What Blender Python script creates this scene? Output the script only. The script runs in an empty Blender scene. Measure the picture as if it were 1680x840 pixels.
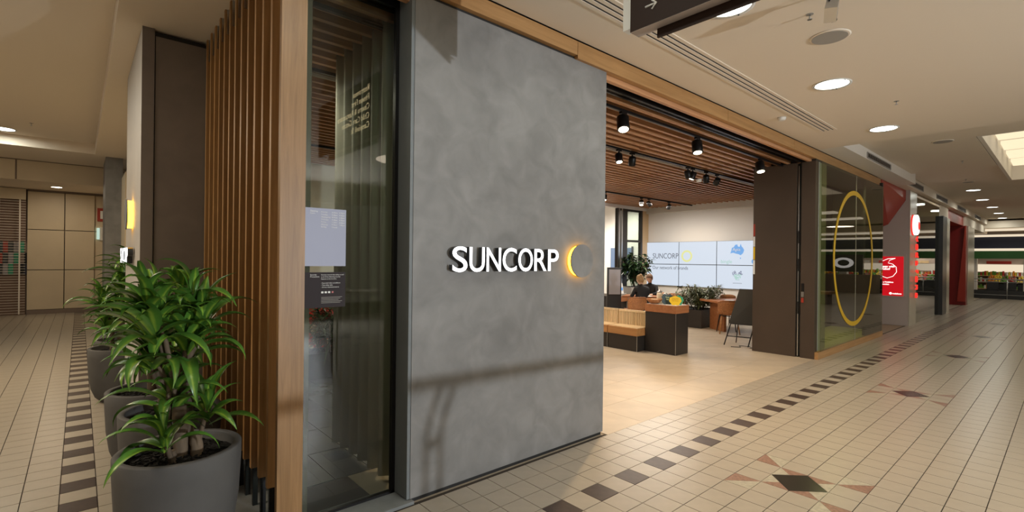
import bpy, bmesh, math, random
from mathutils import Vector, Matrix
C = bpy.context.scene.collection
D = bpy.data
PI = math.pi
random.seed(7)
# ------------------------------------------------------------------ camera
F, CY, YAW, ROLL = 806.7367, 425.403, math.radians(48.67384), math.radians(0.65)
CAM = Vector((-2.78713, -2.37796, 1.70308))
cd = D.cameras.new('camera'); cam = D.objects.new('camera', cd); C.objects.link(cam)
cd.sensor_fit = 'HORIZONTAL'; cd.sensor_width = 36; cd.lens = F / 1680 * 36
cd.shift_y = (CY - 420) / 1680
cd.clip_start = 0.05; cd.clip_end = 200
fw = Vector((math.cos(YAW), math.sin(YAW), 0)); rt = Vector((math.sin(YAW), -math.cos(YAW), 0)); up = Vector((0, 0, 1))
cr, sr = math.cos(ROLL), math.sin(ROLL)
r2 = rt * cr + up * sr; u2 = -rt * sr + up * cr
m = Matrix((r2, u2, -fw)).transposed().to_4x4(); m.translation = CAM
cam.matrix_world = m
bpy.context.scene.camera = cam
# ------------------------------------------------------------------ world, exposure
sc = bpy.context.scene
sc.view_settings.view_transform = 'Standard'; sc.view_settings.look = 'None'
sc.view_settings.gamma = 1; sc.view_settings.exposure = 0.0
try: sc.view_settings.use_curve_mapping = False
except Exception: pass
w = D.worlds.new('world'); sc.world = w; w.use_nodes = True
w.node_tree.nodes['Background'].inputs[0].default_value = (0.95, 0.83, 0.66, 1)
w.node_tree.nodes['Background'].inputs[1].default_value = 0.30
# ------------------------------------------------------------------ area lamps
def area(name, loc, size, power, color=(1, 1, 1), rot=(0, 0, 0), size_y=None, spread=PI, hide=False):
    l = D.lights.new(name, 'AREA'); l.energy = power; l.color = color; l.size = size
    l.spread = spread
    if size_y: l.shape = 'RECTANGLE'; l.size_y = size_y
    else: l.shape = 'DISK'
    o = D.objects.new(name, l); C.objects.link(o); o.location = loc; o.rotation_euler = rot
    return o
def aim(o, target):
    o.rotation_euler = (Vector(target) - o.location).to_track_quat('-Z', 'Y').to_euler()
def spot(name, loc, target, power, angle=40, color=(1, .78, .5), blend=.6, size=.05):
    l = D.lights.new(name, 'SPOT'); l.energy = power; l.color = color
    l.spot_size = math.radians(angle); l.spot_blend = blend; l.shadow_soft_size = size
    o = D.objects.new(name, l); C.objects.link(o); o.location = loc; aim(o, target); return o
# daylight from the mall entrance far behind the camera
k = area('entrance_daylight', (1.6, -9.35, 1.8), .14, 470, (.88, .95, 1.0)); aim(k, (0, .65, 1.7))
WARMW = (1, .83, .62)
# fluorescent downlights of the concourse (one lamp under each fitting)
DL = [(1.04, -.58, 3.72), (3.57, -.58, 3.72), (6.22, -.51, 3.72), (17.75, -.38, 3.98), (21.0, -.3, 3.98), (24.3, -.3, 3.98), (27.6, -.25, 3.98), (30.9, -.15, 3.98),
      (-3.84, 10.17, 3.92), (-3.84, 6.6, 3.92), (-3.84, 3.0, 3.92), (-1.6, -.58, 3.72)]
for i, (x, y, z) in enumerate(DL):
    area('downlight_lamp', (x, y, z - .05), .3, 11, (.98, 1, .9))
for x in (2, 8, 14, 20, 27): area('concourse_lamp', (x, -4.5, 3.6), 1.2, 24, WARMW)
area('aisle_lamp', (-5.2, 2, 3.7), 1.2, 100, WARMW); area('aisle_lamp', (-5.0, 6.8, 3.7), 1.2, 120, (1, .80, .55))
area('aisle_end_lamp', (-3.3, 15.4, 3.45), .4, 16, WARMW)
# shop interior
area('display_box_fill', (9.1, 1.1, 3.4), .5, 45, (1, .93, .7))  # unseen small lamp added to brighten the display floor
area('shop_fill', (9.6, 5.5, 3.35), 2.2, 150, (1, .92, .82)); area('shop_fill', (4.5, 4.6, 3.35), 2.0, 105, (1, .84, .66)); area('shop_fill', (-.2, 4.4, 3.35), 1.0, 60, (1, .88, .72)); area('curtain_fill', (-1.36, 2.4, 3.38), .4, 12, (1, .9, .78))  # unseen fill lamps added to brighten the slats, inner walls and curtain
area('neighbour_room_lamp', (11, 10, 3.3), 2.0, 170, (1, .9, .75)); area('neighbour_side_fill', (12.2, 8.7, 3.6), .8, 70, (1, .92, .8))  # the second, side lamp is unseen, added to brighten the wall beyond the glass

# ------------------------------------------------------------------ materials
MATS = {}
def mat(name, col, rough=.6, metal=0, emit=None, es=0, noise=None, bump=0, spec=.5, alpha=None, trans=0, coat=0):
    """noise=(scale, amount, stretch) varies the colour; bump gives fine relief"""
    if name in MATS: return MATS[name]
    m = D.materials.new(name); m.use_nodes = True; nt = m.node_tree; n = nt.nodes; L = nt.links
    b = n['Principled BSDF']
    b.inputs['Base Color'].default_value = (*col, 1); b.inputs['Roughness'].default_value = rough
    b.inputs['Metallic'].default_value = metal; b.inputs['Specular IOR Level'].default_value = spec
    b.inputs['Coat Weight'].default_value = coat
    b.inputs['Transmission Weight'].default_value = trans
    if emit: b.inputs['Emission Color'].default_value = (*emit, 1); b.inputs['Emission Strength'].default_value = es
    if noise or bump:
        tc = n.new('ShaderNodeTexCoord'); mp = n.new('ShaderNodeMapping'); ns = n.new('ShaderNodeTexNoise')
        sc_, am, st = noise or (8, 0, (1, 1, 1))
        mp.inputs['Scale'].default_value = st; ns.inputs['Scale'].default_value = sc_; ns.inputs['Detail'].default_value = 6
        L.new(tc.outputs['Object'], mp.inputs[0]); L.new(mp.outputs[0], ns.inputs[0])
        mr = n.new('ShaderNodeMapRange'); mr.inputs[1].default_value = .3; mr.inputs[2].default_value = .7
        mr.inputs[3].default_value = 1 - am; mr.inputs[4].default_value = 1 + am
        L.new(ns.outputs[0], mr.inputs[0])
        oi = n.new('ShaderNodeObjectInfo')
        mix = n.new('ShaderNodeVectorMath'); mix.operation = 'SCALE'; mix.inputs[0].default_value = col
        L.new(mr.outputs[0], mix.inputs['Scale']); L.new(mix.outputs[0], b.inputs['Base Color'])
        if bump:
            bp = n.new('ShaderNodeBump'); bp.inputs['Strength'].default_value = bump; bp.inputs['Distance'].default_value = .01
            L.new(ns.outputs[0], bp.inputs['Height']); L.new(bp.outputs[0], b.inputs['Normal'])
    MATS[name] = m; return m
def wood_mat(name, c1, c2, axis=2, scale=14, rough=.45, seed=0, rnd=.12):
    m = D.materials.new(name); m.use_nodes = True; nt = m.node_tree; n = nt.nodes; L = nt.links; b = n['Principled BSDF']
    tc = n.new('ShaderNodeTexCoord'); mp = n.new('ShaderNodeMapping'); ns = n.new('ShaderNodeTexNoise'); cr_ = n.new('ShaderNodeValToRGB')
    s = [1, 1, 1]; s[axis] = .05; mp.inputs['Scale'].default_value = s
    oi = n.new('ShaderNodeObjectInfo'); ad = n.new('ShaderNodeVectorMath'); ad.operation = 'ADD'
    ms = n.new('ShaderNodeVectorMath'); ms.operation = 'SCALE'; ms.inputs[0].default_value = (7, 5, 3); L.new(oi.outputs['Random'], ms.inputs['Scale'])
    L.new(tc.outputs['Object'], ad.inputs[0]); L.new(ms.outputs[0], ad.inputs[1]); L.new(ad.outputs[0], mp.inputs[0])
    ns.inputs['Scale'].default_value = scale; ns.inputs['Detail'].default_value = 8; ns.inputs['Roughness'].default_value = .65; ns.inputs['Distortion'].default_value = .6
    L.new(mp.outputs[0], ns.inputs[0]); L.new(ns.outputs[0], cr_.inputs[0])
    cr_.color_ramp.elements[0].position = .32; cr_.color_ramp.elements[1].position = .68
    cr_.color_ramp.elements[0].color = (*c1, 1); cr_.color_ramp.elements[1].color = (*c2, 1)
    hs = n.new('ShaderNodeHueSaturation'); mr = n.new('ShaderNodeMapRange'); mr.inputs[3].default_value = 1 - rnd; mr.inputs[4].default_value = 1 + rnd
    L.new(oi.outputs['Random'], mr.inputs[0]); L.new(mr.outputs[0], hs.inputs['Value']); L.new(cr_.outputs[0], hs.inputs['Color']); L.new(hs.outputs[0], b.inputs['Base Color'])
    b.inputs['Roughness'].default_value = rough
    bp = n.new('ShaderNodeBump'); bp.inputs['Strength'].default_value = .15; bp.inputs['Distance'].default_value = .004
    L.new(ns.outputs[0], bp.inputs['Height']); L.new(bp.outputs[0], b.inputs['Normal'])
    MATS[name] = m; return m
def concrete_mat(name, col, amp=.16, rough=.55):
    m = D.materials.new(name); m.use_nodes = True; nt = m.node_tree; n = nt.nodes; L = nt.links; b = n['Principled BSDF']
    tc = n.new('ShaderNodeTexCoord')
    a = n.new('ShaderNodeTexNoise'); a.inputs['Scale'].default_value = 1.1; a.inputs['Detail'].default_value = 9; a.inputs['Roughness'].default_value = .62; a.inputs['Distortion'].default_value = .5
    c = n.new('ShaderNodeTexNoise'); c.inputs['Scale'].default_value = 4.2; c.inputs['Detail'].default_value = 8; c.inputs['Distortion'].default_value = .9
    L.new(tc.outputs['Object'], a.inputs[0]); L.new(tc.outputs['Object'], c.inputs[0])
    mx = n.new('ShaderNodeMath'); mx.operation = 'ADD'; L.new(a.outputs[0], mx.inputs[0]); L.new(c.outputs[0], mx.inputs[1])
    mr = n.new('ShaderNodeMapRange'); mr.inputs[1].default_value = .6; mr.inputs[2].default_value = 1.4; mr.inputs[3].default_value = 1 - amp; mr.inputs[4].default_value = 1 + amp
    L.new(mx.outputs[0], mr.inputs[0])
    v = n.new('ShaderNodeVectorMath'); v.operation = 'SCALE'; v.inputs[0].default_value = col; L.new(mr.outputs[0], v.inputs['Scale']); L.new(v.outputs[0], b.inputs['Base Color'])
    b.inputs['Roughness'].default_value = rough
    bp = n.new('ShaderNodeBump'); bp.inputs['Strength'].default_value = .12; bp.inputs['Distance'].default_value = .01
    L.new(mx.outputs[0], bp.inputs['Height']); L.new(bp.outputs[0], b.inputs['Normal'])
    MATS[name] = m; return m
def glass_mat(name, tint=(.80, .86, .84), refl=1.0, ior=1.5):
    m = D.materials.new(name); m.use_nodes = True; nt = m.node_tree; n = nt.nodes; L = nt.links
    n.remove(n['Principled BSDF']); out = n['Material Output']
    t = n.new('ShaderNodeBsdfTransparent'); t.inputs[0].default_value = (*tint, 1)
    g = n.new('ShaderNodeBsdfGlossy'); g.inputs['Roughness'].default_value = .0; g.inputs[0].default_value = (refl, refl, refl, 1)
    f = n.new('ShaderNodeFresnel'); f.inputs[0].default_value = ior
    ge = n.new('ShaderNodeNewGeometry'); iv = n.new('ShaderNodeMath'); iv.operation = 'SUBTRACT'; iv.inputs[0].default_value = 1; L.new(ge.outputs['Backfacing'], iv.inputs[1])
    fm = n.new('ShaderNodeMath'); fm.operation = 'MULTIPLY'; L.new(f.outputs[0], fm.inputs[0]); L.new(iv.outputs[0], fm.inputs[1])
    mx = n.new('ShaderNodeMixShader'); L.new(fm.outputs[0], mx.inputs[0]); L.new(t.outputs[0], mx.inputs[1]); L.new(g.outputs[0], mx.inputs[2]); L.new(mx.outputs[0], out.inputs[0])
    MATS[name] = m; return m
def M(n): return MATS[n]
mat('cream_tile', (.40, .355, .29), .28, noise=(9, .05, (1, 1, 1)))
mat('dark_tile', (.055, .036, .030), .35, noise=(20, .2, (1, 1, 1)))
mat('pink_marble', (.27, .155, .115), .3, noise=(45, .35, (1, 1, 1)))
mat('green_marble', (.42, .39, .31), .3, noise=(30, .2, (1, 1, 1)))
mat('black_marble', (.022, .018, .014), .25, noise=(35, .5, (1, 1, 1)))
mat('grout', (.045, .035, .028), .9)
mat('shop_tile', (.50, .42, .32), .38, noise=(3, .10, (1, 1, 1)))
mat('shop_grout', (.36, .30, .23), .8)
mat('ceiling_paint', (.76, .67, .555), .8)
mat('ceiling_paint_pale', (.78, .73, .66), .8)
mat('cream_panel', (.62, .52, .37), .45, noise=(2, .04, (1, 1, 1)))
mat('brown_skirting', (.20, .15, .12), .5)
mat('white_wall', (.74, .72, .69), .75)
concrete_mat('concrete_render', (.205, .199, .193), .30)
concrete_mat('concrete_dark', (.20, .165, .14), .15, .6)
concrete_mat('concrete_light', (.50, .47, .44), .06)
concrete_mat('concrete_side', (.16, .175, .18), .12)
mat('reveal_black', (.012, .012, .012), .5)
wood_mat('oak_vertical', (.30, .150, .050), (.46, .255, .10), 2, 26)
wood_mat('oak_post', (.22, .115, .040), (.36, .195, .075), 2, 30, rnd=0)
wood_mat('oak_lintel', (.33, .170, .060), (.46, .255, .10), 0, 22, rnd=.05)
wood_mat('oak_slat', (.40, .19, .085), (.54, .28, .135), 0, 24, rnd=.1)
wood_mat('bench_timber', (.36, .16, .05), (.52, .26, .09), 1, 18)
wood_mat('bench_pale_timber', (.62, .46, .26), (.75, .58, .36), 2, 14)
wood_mat('cherry_timber', (.30, .11, .04), (.42, .17, .065), 0, 16)
mat('black_metal', (.018, .017, .017), .4, .6)
mat('bronze_panel', (.082, .058, .042), .42, .35, noise=(1.2, .10, (1, 1, 1)))
mat('bronze_dark', (.030, .026, .023), .45, .2)
mat('steel', (.55, .56, .57), .3, 1)
mat('black_powder', (.020, .018, .016), .55)
mat('black_cabinet', (.032, .026, .022), .4, .15)
mat('pot_concrete', (.085, .082, .080), .75, noise=(5, .10, (1, 1, 1)), bump=.08)
mat('soil', (.010, .009, .008), .95, noise=(60, .8, (1, 1, 1)), bump=1)
mat('bark', (.16, .115, .075), .9, noise=(14, .45, (1, 1, .25)), bump=1)
mat('white_plastic', (.75, .74, .70), .4)
mat('grey_plastic', (.34, .32, .29), .6)
mat('dark_sign', (.030, .015, .010), .6, spec=.2)
mat('red_paint', (.36, .035, .018), .4)
mat('red_deep', (.22, .012, .010), .35)
mat('pinkish_wall', (.47, .40, .365), .55)
mat('pale_tile_wall', (.46, .43, .35), .25)
mat('charcoal', (.03, .032, .035), .35)
mat('navy', (.012, .014, .035), .5)
mat('green_fascia', (.03, .13, .03), .5)
mat('wicker', (.40, .165, .06), .6, noise=(60, .4, (1, 1, 1)), bump=.6)
mat('pinkish_brown', (.20, .13, .095), .7); mat('pale_strip', (.40, .41, .40), .5); mat('lime_floor', (.50, .50, .10), .4); mat('blackboard', (.022, .019, .013), .5)
mat('skin', (.62, .38, .28), .5)
mat('blonde_hair', (.33, .20, .09), .6, noise=(50, .4, (1, 1, .3)))
mat('brown_hair', (.16, .09, .05), .6, noise=(50, .4, (1, 1, .3)))
mat('black_cloth', (.012, .012, .014), .8)
mat('curtain', (.52, .50, .43), .8)
mat('grey_stone', (.20, .21, .21), .6, noise=(8, .15, (1, 1, 1)))
mat('grey_floor', (.10, .105, .115), .25, noise=(3, .2, (1, 1, 1)))
mat('poster_red', (.55, .02, .02), .5)
mat('beige_wall', (.60, .43, .25), .7)
mat('lilac_wall', (.32, .31, .33), .7)
mat('blue_band', (.10, .13, .24), .6)
mat('fruit_orange', (.7, .25, .03), .6); mat('fruit_yellow', (.7, .55, .05), .6); mat('fruit_green', (.12, .3, .04), .6); mat('fruit_red', (.5, .04, .03), .6)
mat('paper', (.8, .8, .78), .6)
mat('yellow_card', (.85, .55, .02), .5); mat('green_card', (.04, .35, .20), .5); mat('teal_card', (.04, .07, .08), .5); mat('brass_ink', (.55, .30, .02), .5)
mat('glass_jar', (.75, .65, .5), .15, spec=.8)
mat('rope', (.5, .32, .15), .7)
def emis(name, col, s): return mat(name, (0.02, 0.02, 0.02), .5, emit=col, es=s)
emis('lamp_white', (.93, 1, .93), 6); emis('lamp_warm', (1, .86, .6), 12); emis('letter_white', (1, 1, 1), 3.0)
emis('amber_glow', (1, .46, .03), 9); emis('cove_glow', (1, .84, .56), 1.05); emis('cove_glow_dim', (1, .80, .52), .55); emis('screen_white', (.78, .87, 1.0), .82)
emis('screen_ink', (.18, .2, .26), .6); emis('screen_yellow', (.85, .85, .35), .9); emis('screen_blue', (.16, .42, .85), .9); emis('screen_mint', (.45, .75, .65), .8); emis('screen_purple', (.25, .28, .45), .6)
emis('kiosk_red', (.75, .0, .01), .75); emis('red_letter', (1, .03, .02), 1.1); emis('sign_white', (1, .95, .88), 1.6); emis('sign_cream', (1, .80, .42), 6)
emis('sign_white_dim', (1, .93, .85), .75); emis('green_glow', (.1, .8, .1), .8); emis('store_glow', (1, .84, .62), .85); emis('exit_green', (.7, .95, .8), .7)
emis('window_glow', (.80, .82, .86), .75); emis('cream_room', (1, .93, .80), .55); emis('sky_window', (.35, .50, .75), .6)
glass_mat('glass', (.72, .78, .75), 1.0, 1.5); glass_mat('glass_dark', (.66, .68, .50), 1.0, 1.75); glass_mat('glass_front', (.72, .76, .70), .9, 1.55)
def ring_film():
    m = D.materials.new('yellow_film'); m.use_nodes = True; nt = m.node_tree; n = nt.nodes; L = nt.links
    b = n['Principled BSDF']; b.inputs['Base Color'].default_value = (.75, .47, .02, 1); b.inputs['Roughness'].default_value = .5
    b.inputs['Alpha'].default_value = .9; MATS['yellow_film'] = m
ring_film()
def leaf_mat(name, a, b_, c):
    m = D.materials.new(name); m.use_nodes = True; nt = m.node_tree; n = nt.nodes; L = nt.links; b = n['Principled BSDF']
    uv = n.new('ShaderNodeUVMap'); sp = n.new('ShaderNodeSeparateXYZ'); L.new(uv.outputs[0], sp.inputs[0])
    cr_ = n.new('ShaderNodeValToRGB'); e = cr_.color_ramp.elements
    e[0].position = 0; e[0].color = (*a, 1); e[1].position = 1; e[1].color = (*a, 1)
    x = e.new(.34); x.color = (*b_, 1); x = e.new(.5); x.color = (*c, 1); x = e.new(.66); x.color = (*b_, 1)
    ns = n.new('ShaderNodeTexNoise'); ns.inputs['Scale'].default_value = 3; ad = n.new('ShaderNodeMath'); ad.operation = 'MULTIPLY_ADD'
    ad.inputs[1].default_value = .25; L.new(ns.outputs[0], ad.inputs[0]); L.new(sp.outputs[0], ad.inputs[2])
    sb = n.new('ShaderNodeMath'); sb.operation = 'SUBTRACT'; sb.inputs[1].default_value = .125; L.new(ad.outputs[0], sb.inputs[0]); L.new(sb.outputs[0], cr_.inputs[0])
    oi = n.new('ShaderNodeObjectInfo'); hs = n.new('ShaderNodeHueSaturation'); mr = n.new('ShaderNodeMapRange'); mr.inputs[3].default_value = .65; mr.inputs[4].default_value = 1.35
    L.new(oi.outputs['Random'], mr.inputs[0]); L.new(mr.outputs[0], hs.inputs['Value']); L.new(cr_.outputs[0], hs.inputs['Color']); L.new(hs.outputs[0], b.inputs['Base Color'])
    b.inputs['Roughness'].default_value = .33; MATS[name] = m
leaf_mat('dracaena_leaf', (.050, .135, .022), (.085, .215, .025), (.28, .42, .05))
leaf_mat('dark_leaf', (.012, .035, .012), (.02, .05, .015), (.03, .07, .02))
leaf_mat('olive_leaf', (.06, .085, .03), (.12, .15, .06), (.30, .32, .15))

# ------------------------------------------------------------------ mesh helpers
class MB:
    def __init__(s): s.v = []; s.f = []; s.uv = None; s.sm = []
    def add(s, vs, fs, smooth=False):
        b = len(s.v); s.v += [tuple(v) for v in vs]; s.f += [tuple(i + b for i in f) for f in fs]; s.sm += [smooth] * len(fs); return s
    def box(s, x0, x1, y0, y1, z0, z1):
        return s.add([(x0, y0, z0), (x1, y0, z0), (x1, y1, z0), (x0, y1, z0), (x0, y0, z1), (x1, y0, z1), (x1, y1, z1), (x0, y1, z1)],
                     [(0, 3, 2, 1), (4, 5, 6, 7), (0, 1, 5, 4), (1, 2, 6, 5), (2, 3, 7, 6), (3, 0, 4, 7)])
    def obox(s, c, ax, ay, az):
        c = Vector(c); ax = Vector(ax); ay = Vector(ay); az = Vector(az)
        P = [c + ax * i + ay * j + az * k_ for k_ in (-.5, .5) for i, j in ((-.5, -.5), (.5, -.5), (.5, .5), (-.5, .5))]
        return s.add(P, [(0, 3, 2, 1), (4, 5, 6, 7), (0, 1, 5, 4), (1, 2, 6, 5), (2, 3, 7, 6), (3, 0, 4, 7)])
    def lathe(s, prof, n=32, c=(0, 0, 0), smooth=True, cap=True):
        vs = []; fs = []
        for r, z in prof:
            for i in range(n):
                a = 2 * PI * i / n; vs.append((c[0] + r * math.cos(a), c[1] + r * math.sin(a), c[2] + z))
        for j in range(len(prof) - 1):
            for i in range(n):
                k_ = (i + 1) % n; fs.append((j * n + i, j * n + k_, (j + 1) * n + k_, (j + 1) * n + i))
        s.add(vs, fs, smooth)
        if cap:
            b = len(s.v) - len(vs)
            s.f.append(tuple(b + i for i in range(n - 1, -1, -1))); s.sm.append(False)
            s.f.append(tuple(b + (len(prof) - 1) * n + i for i in range(n))); s.sm.append(False)
        return s
    def tube(s, pts, r, n=8, smooth=True, cap=True):
        pts = [Vector(p) for p in pts]; R = r if isinstance(r, (list, tuple)) else [r] * len(pts)
        vs = []; fs = []; prev = None
        for i, p in enumerate(pts):
            t = (pts[min(i + 1, len(pts) - 1)] - pts[max(i - 1, 0)]).normalized()
            if prev is None:
                a = Vector((0, 0, 1)) if abs(t.z) < .9 else Vector((1, 0, 0)); prev = t.cross(a).normalized()
            prev = (prev - t * prev.dot(t)).normalized(); q = t.cross(prev)
            for j in range(n):
                an = 2 * PI * j / n; vs.append(p + (prev * math.cos(an) + q * math.sin(an)) * R[i])
        for i in range(len(pts) - 1):
            for j in range(n):
                k_ = (j + 1) % n; fs.append((i * n + j, i * n + k_, (i + 1) * n + k_, (i + 1) * n + j))
        s.add(vs, fs, smooth)
        if cap:
            b = len(s.v) - len(vs); s.f.append(tuple(b + j for j in range(n - 1, -1, -1))); s.sm.append(False)
            s.f.append(tuple(b + (len(pts) - 1) * n + j for j in range(n))); s.sm.append(False)
        return s
    def cyl(s, a, b, r, n=16): return s.tube([a, b], r, n)
    def prism(s, poly, z0, z1):       # poly in xy, extruded in z
        n = len(poly); return s.add([(x, y, z0) for x, y in poly] + [(x, y, z1) for x, y in poly],
            [tuple(range(n - 1, -1, -1)), tuple(range(n, 2 * n))] + [(i, (i + 1) % n, n + (i + 1) % n, n + i) for i in range(n)])
    def ball(s, c, r, n=14, sz=(1, 1, 1)):
        pr = [(max(r * math.sin(PI * i / 8), 1e-4), -r * math.cos(PI * i / 8)) for i in range(9)]
        b = len(s.v); s.lathe(pr, n, (0, 0, 0), True, False)
        for i in range(b, len(s.v)):
            x, y, z = s.v[i]; s.v[i] = (c[0] + x * sz[0], c[1] + y * sz[1], c[2] + z * sz[2])
        return s
    def xf(s, mt):
        s.v = [tuple(mt @ Vector(v)) for v in s.v]; return s
    def mesh(s, name, m_):
        me = D.meshes.new(name); me.from_pydata(s.v, [], s.f); me.polygons.foreach_set('use_smooth', s.sm[:len(me.polygons)] if len(s.sm) >= len(me.polygons) else [False] * len(me.polygons))
        if m_: me.materials.append(M(m_))
        me.update(); return me
    def build(s, name, m_, parent=None, loc=None, bevel=0):
        me = s.mesh(name, m_); o = D.objects.new(name, me); C.objects.link(o)
        if parent: o.parent = parent
        if loc: o.location = loc
        if bevel:
            b = o.modifiers.new('bevel', 'BEVEL'); b.width = bevel; b.segments = 2; b.limit_method = 'ANGLE'
        return o
def tag(o, label, cat, group=None):
    o['label'] = label; o['category'] = cat
    if group: o['group'] = group
    return o
def struct(o): o['kind'] = 'structure'; return o
def stuff(o): o['kind'] = 'stuff'; return o
def thing(name, label, cat, loc=(0, 0, 0), rz=0, group=None):
    o = D.objects.new(name, None); C.objects.link(o); o.location = loc; o.rotation_euler = (0, 0, rz); o.empty_display_size = .1
    return tag(o, label, cat, group)
def copy_tree(o, loc=None, rz=None, label=None, parent=None):
    c = o.copy(); C.objects.link(c)
    if parent: c.parent = parent
    if loc is not None: c.location = loc
    if rz is not None: c.rotation_euler = (0, 0, rz)
    if label: c['label'] = label
    for ch in list(o.children): copy_tree(ch, parent=c)
    return c
def share(name, me, parent, loc=(0, 0, 0)):
    o = D.objects.new(name, me); C.objects.link(o); o.parent = parent; o.location = loc; return o
FONT = D.fonts.load  # built-in font only
def text(name, body, m_, size, mat4, parent=None, ext=.002, align='LEFT', sx=1.0, off=0.0, space=1.0):
    cu = D.curves.new(name, 'FONT'); cu.body = body; cu.size = size; cu.extrude = ext; cu.align_x = align; cu.offset = off; cu.resolution_u = 4; cu.space_character = space
    t = D.objects.new(name, cu); C.objects.link(t); dg = bpy.context.evaluated_depsgraph_get()
    me = D.meshes.new_from_object(t.evaluated_get(dg)); D.objects.remove(t); D.curves.remove(cu)
    me.transform(mat4 @ Matrix.Diagonal((sx, 1, 1, 1))); me.materials.clear(); me.materials.append(M(m_))
    o = D.objects.new(name, me); C.objects.link(o)
    if parent: o.parent = parent
    return o
def facing(loc, right, upv=(0, 0, 1)):
    r = Vector(right).normalized(); u = Vector(upv).normalized(); n = r.cross(u)
    m_ = Matrix((r, u, n)).transposed().to_4x4(); m_.translation = Vector(loc); return m_
NEGY = lambda l: facing(l, (1, 0, 0))      # plane facing -y
NEGX = lambda l: facing(l, (0, -1, 0))     # plane facing -x
def annulus(r0, r1, th, n=48, m4=None, wob=None):
    mb = MB(); vs = []; fs = []
    for i in range(n):
        a = 2 * PI * i / n; ro = r1; ri = r0
        if wob: ri, ro = wob(a)
        for r, z in ((ri, 0), (ro, 0), (ro, th), (ri, th)): vs.append((r * math.cos(a), r * math.sin(a), z))
    for i in range(n):
        k_ = (i + 1) % n
        for q in range(4): fs.append((i * 4 + q, i * 4 + (q + 1) % 4, k_ * 4 + (q + 1) % 4, k_ * 4 + q))
    mb.add(vs, fs)
    if m4 is not None: mb.xf(m4)
    return mb

# ================================================================== FLOORS
T = .2
fl = struct(MB().box(-14, 36, -14, .64, -.12, -.006).build('floor', 'grout'))
al = struct(MB().box(-14, -1.2, .64, 19, -.12, -.006).build('floor', 'grout'))
al2 = struct(MB().box(-1.2, 36, .64, 19, -.12, -.006).build('floor', 'shop_grout'))
def tmesh(name, w_, d_, m_, gap=.006, h=.006):
    return MB().box(gap / 2, w_ - gap / 2, gap / 2, d_ - gap / 2, -h, 0).mesh(name, m_)
tile_me = tmesh('tile', T, T, 'cream_tile'); dark_me = tmesh('dark_tile', T, T, 'dark_tile')
fwv = (math.cos(YAW), math.sin(YAW)); rv = (math.sin(YAW), -math.cos(YAW))
def vis(x, y, z=0):
    dx, dy, dz = x - CAM.x, y - CAM.y, z - CAM.z
    d = dx * fwv[0] + dy * fwv[1]
    if d < .4: return None
    px = 840 + F * (dx * rv[0] + dy * rv[1]) / d; py = CY - F * dz / d
    return (px, py, d)
MOT = (7, 27, 47, 66, 85, 104)
def motif_cells(cx, cy):
    q = {}
    def A(i, j): q[(cx + i, cy + j)] = 1
    for i in (-1, 0):
        for j in (-1, 0): A(i, j)
    A(1, 1); A(-2, 1); A(1, -2); A(-2, -2)
    return q
mcells = {}
for c_ in MOT:
    for cy in (-5, -31): mcells.update(motif_cells(c_, cy))
cells = []; darks = []
for i in range(-40, 166):
    for j in range(-50, 3):
        if (i, j) in mcells: continue
        if j == -1 and i % 2 == 0 or (j == -26 and i % 2 == 0): darks.append((i * T, j * T))
        else: cells.append((i * T, j * T))
aisle = []; adark = []; X0, Y0 = -2.8797, 1.9482
for i in range(-34, 5):
    for j in range(-7, 76):
        x, y = X0 + i * T, Y0 + j * T
        if x > -2.16: continue
        if i == 0 and j % 2 == 0: adark.append((x, y))
        else: aisle.append((x, y))
def place(cs, me, parent, name, nmax):
    sc_ = []
    for x, y in cs:
        v_ = vis(x + .1, y + .1)
        ok = v_ and -60 < v_[0] < 1740 and v_[1] < 900
        sc_.append((v_[2] if ok else 1e9, x, y))
    sc_.sort(); near = [t for t in sc_[:nmax] if t[0] < 1e8]
    for d_, x, y in near: share(name, me, parent, (x, y, 0))
    rest = MB()
    for d_, x, y in sc_[len(near):]: rest.box(x + .003, x + T - .003, y + .003, y + T - .003, -.006, 0)
    if rest.v: stuff(rest.build(name + 's_beyond', me.materials[0].name, parent))
place(cells, tile_me, fl, 'tile', 290); place(darks, dark_me, fl, 'dark_tile', 60)
place(aisle, tile_me, al, 'tile', 290); place(adark, dark_me, al, 'dark_tile', 40)
def tri(name, pts, m_, parent, h=.006):
    cxm = sum(p[0] for p in pts) / len(pts); cym = sum(p[1] for p in pts) / len(pts)
    P = [(cxm + (p[0] - cxm) * .985, cym + (p[1] - cym) * .985) for p in pts]
    ar = sum(P[k_][0] * P[(k_ + 1) % len(P)][1] - P[(k_ + 1) % len(P)][0] * P[k_][1] for k_ in range(len(P)))
    if ar < 0: P = P[::-1]
    return MB().prism([(a * T, b * T) for a, b in P], -h, 0).build(name, m_, parent)
for c_ in MOT:
    cy = -5
    tri('black_marble_diamond', [(c_ - 1, cy), (c_, cy - 1), (c_ + 1, cy), (c_, cy + 1)], 'black_marble', fl)
    for sx in (-1, 1):
        for sy in (-1, 1):
            X = c_ + sx; Y = cy + sy
            tri('pink_marble_tile', [(X, Y), (X, cy), (c_ + sx * .5, cy + sy * .5)], 'pink_marble', fl)
            tri('green_marble_tile', [(X, Y), (c_, Y), (c_ + sx * .5, cy + sy * .5)], 'green_marble', fl)
            X2, Y2 = c_ + 2 * sx, cy + 2 * sy
            tri('pink_marble_tile', [(X, Y), (X, Y2), (X2, Y2)], 'pink_marble', fl)
            tri('green_marble_tile', [(X, Y), (X2, Y), (X2, Y2)], 'green_marble', fl)
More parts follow.
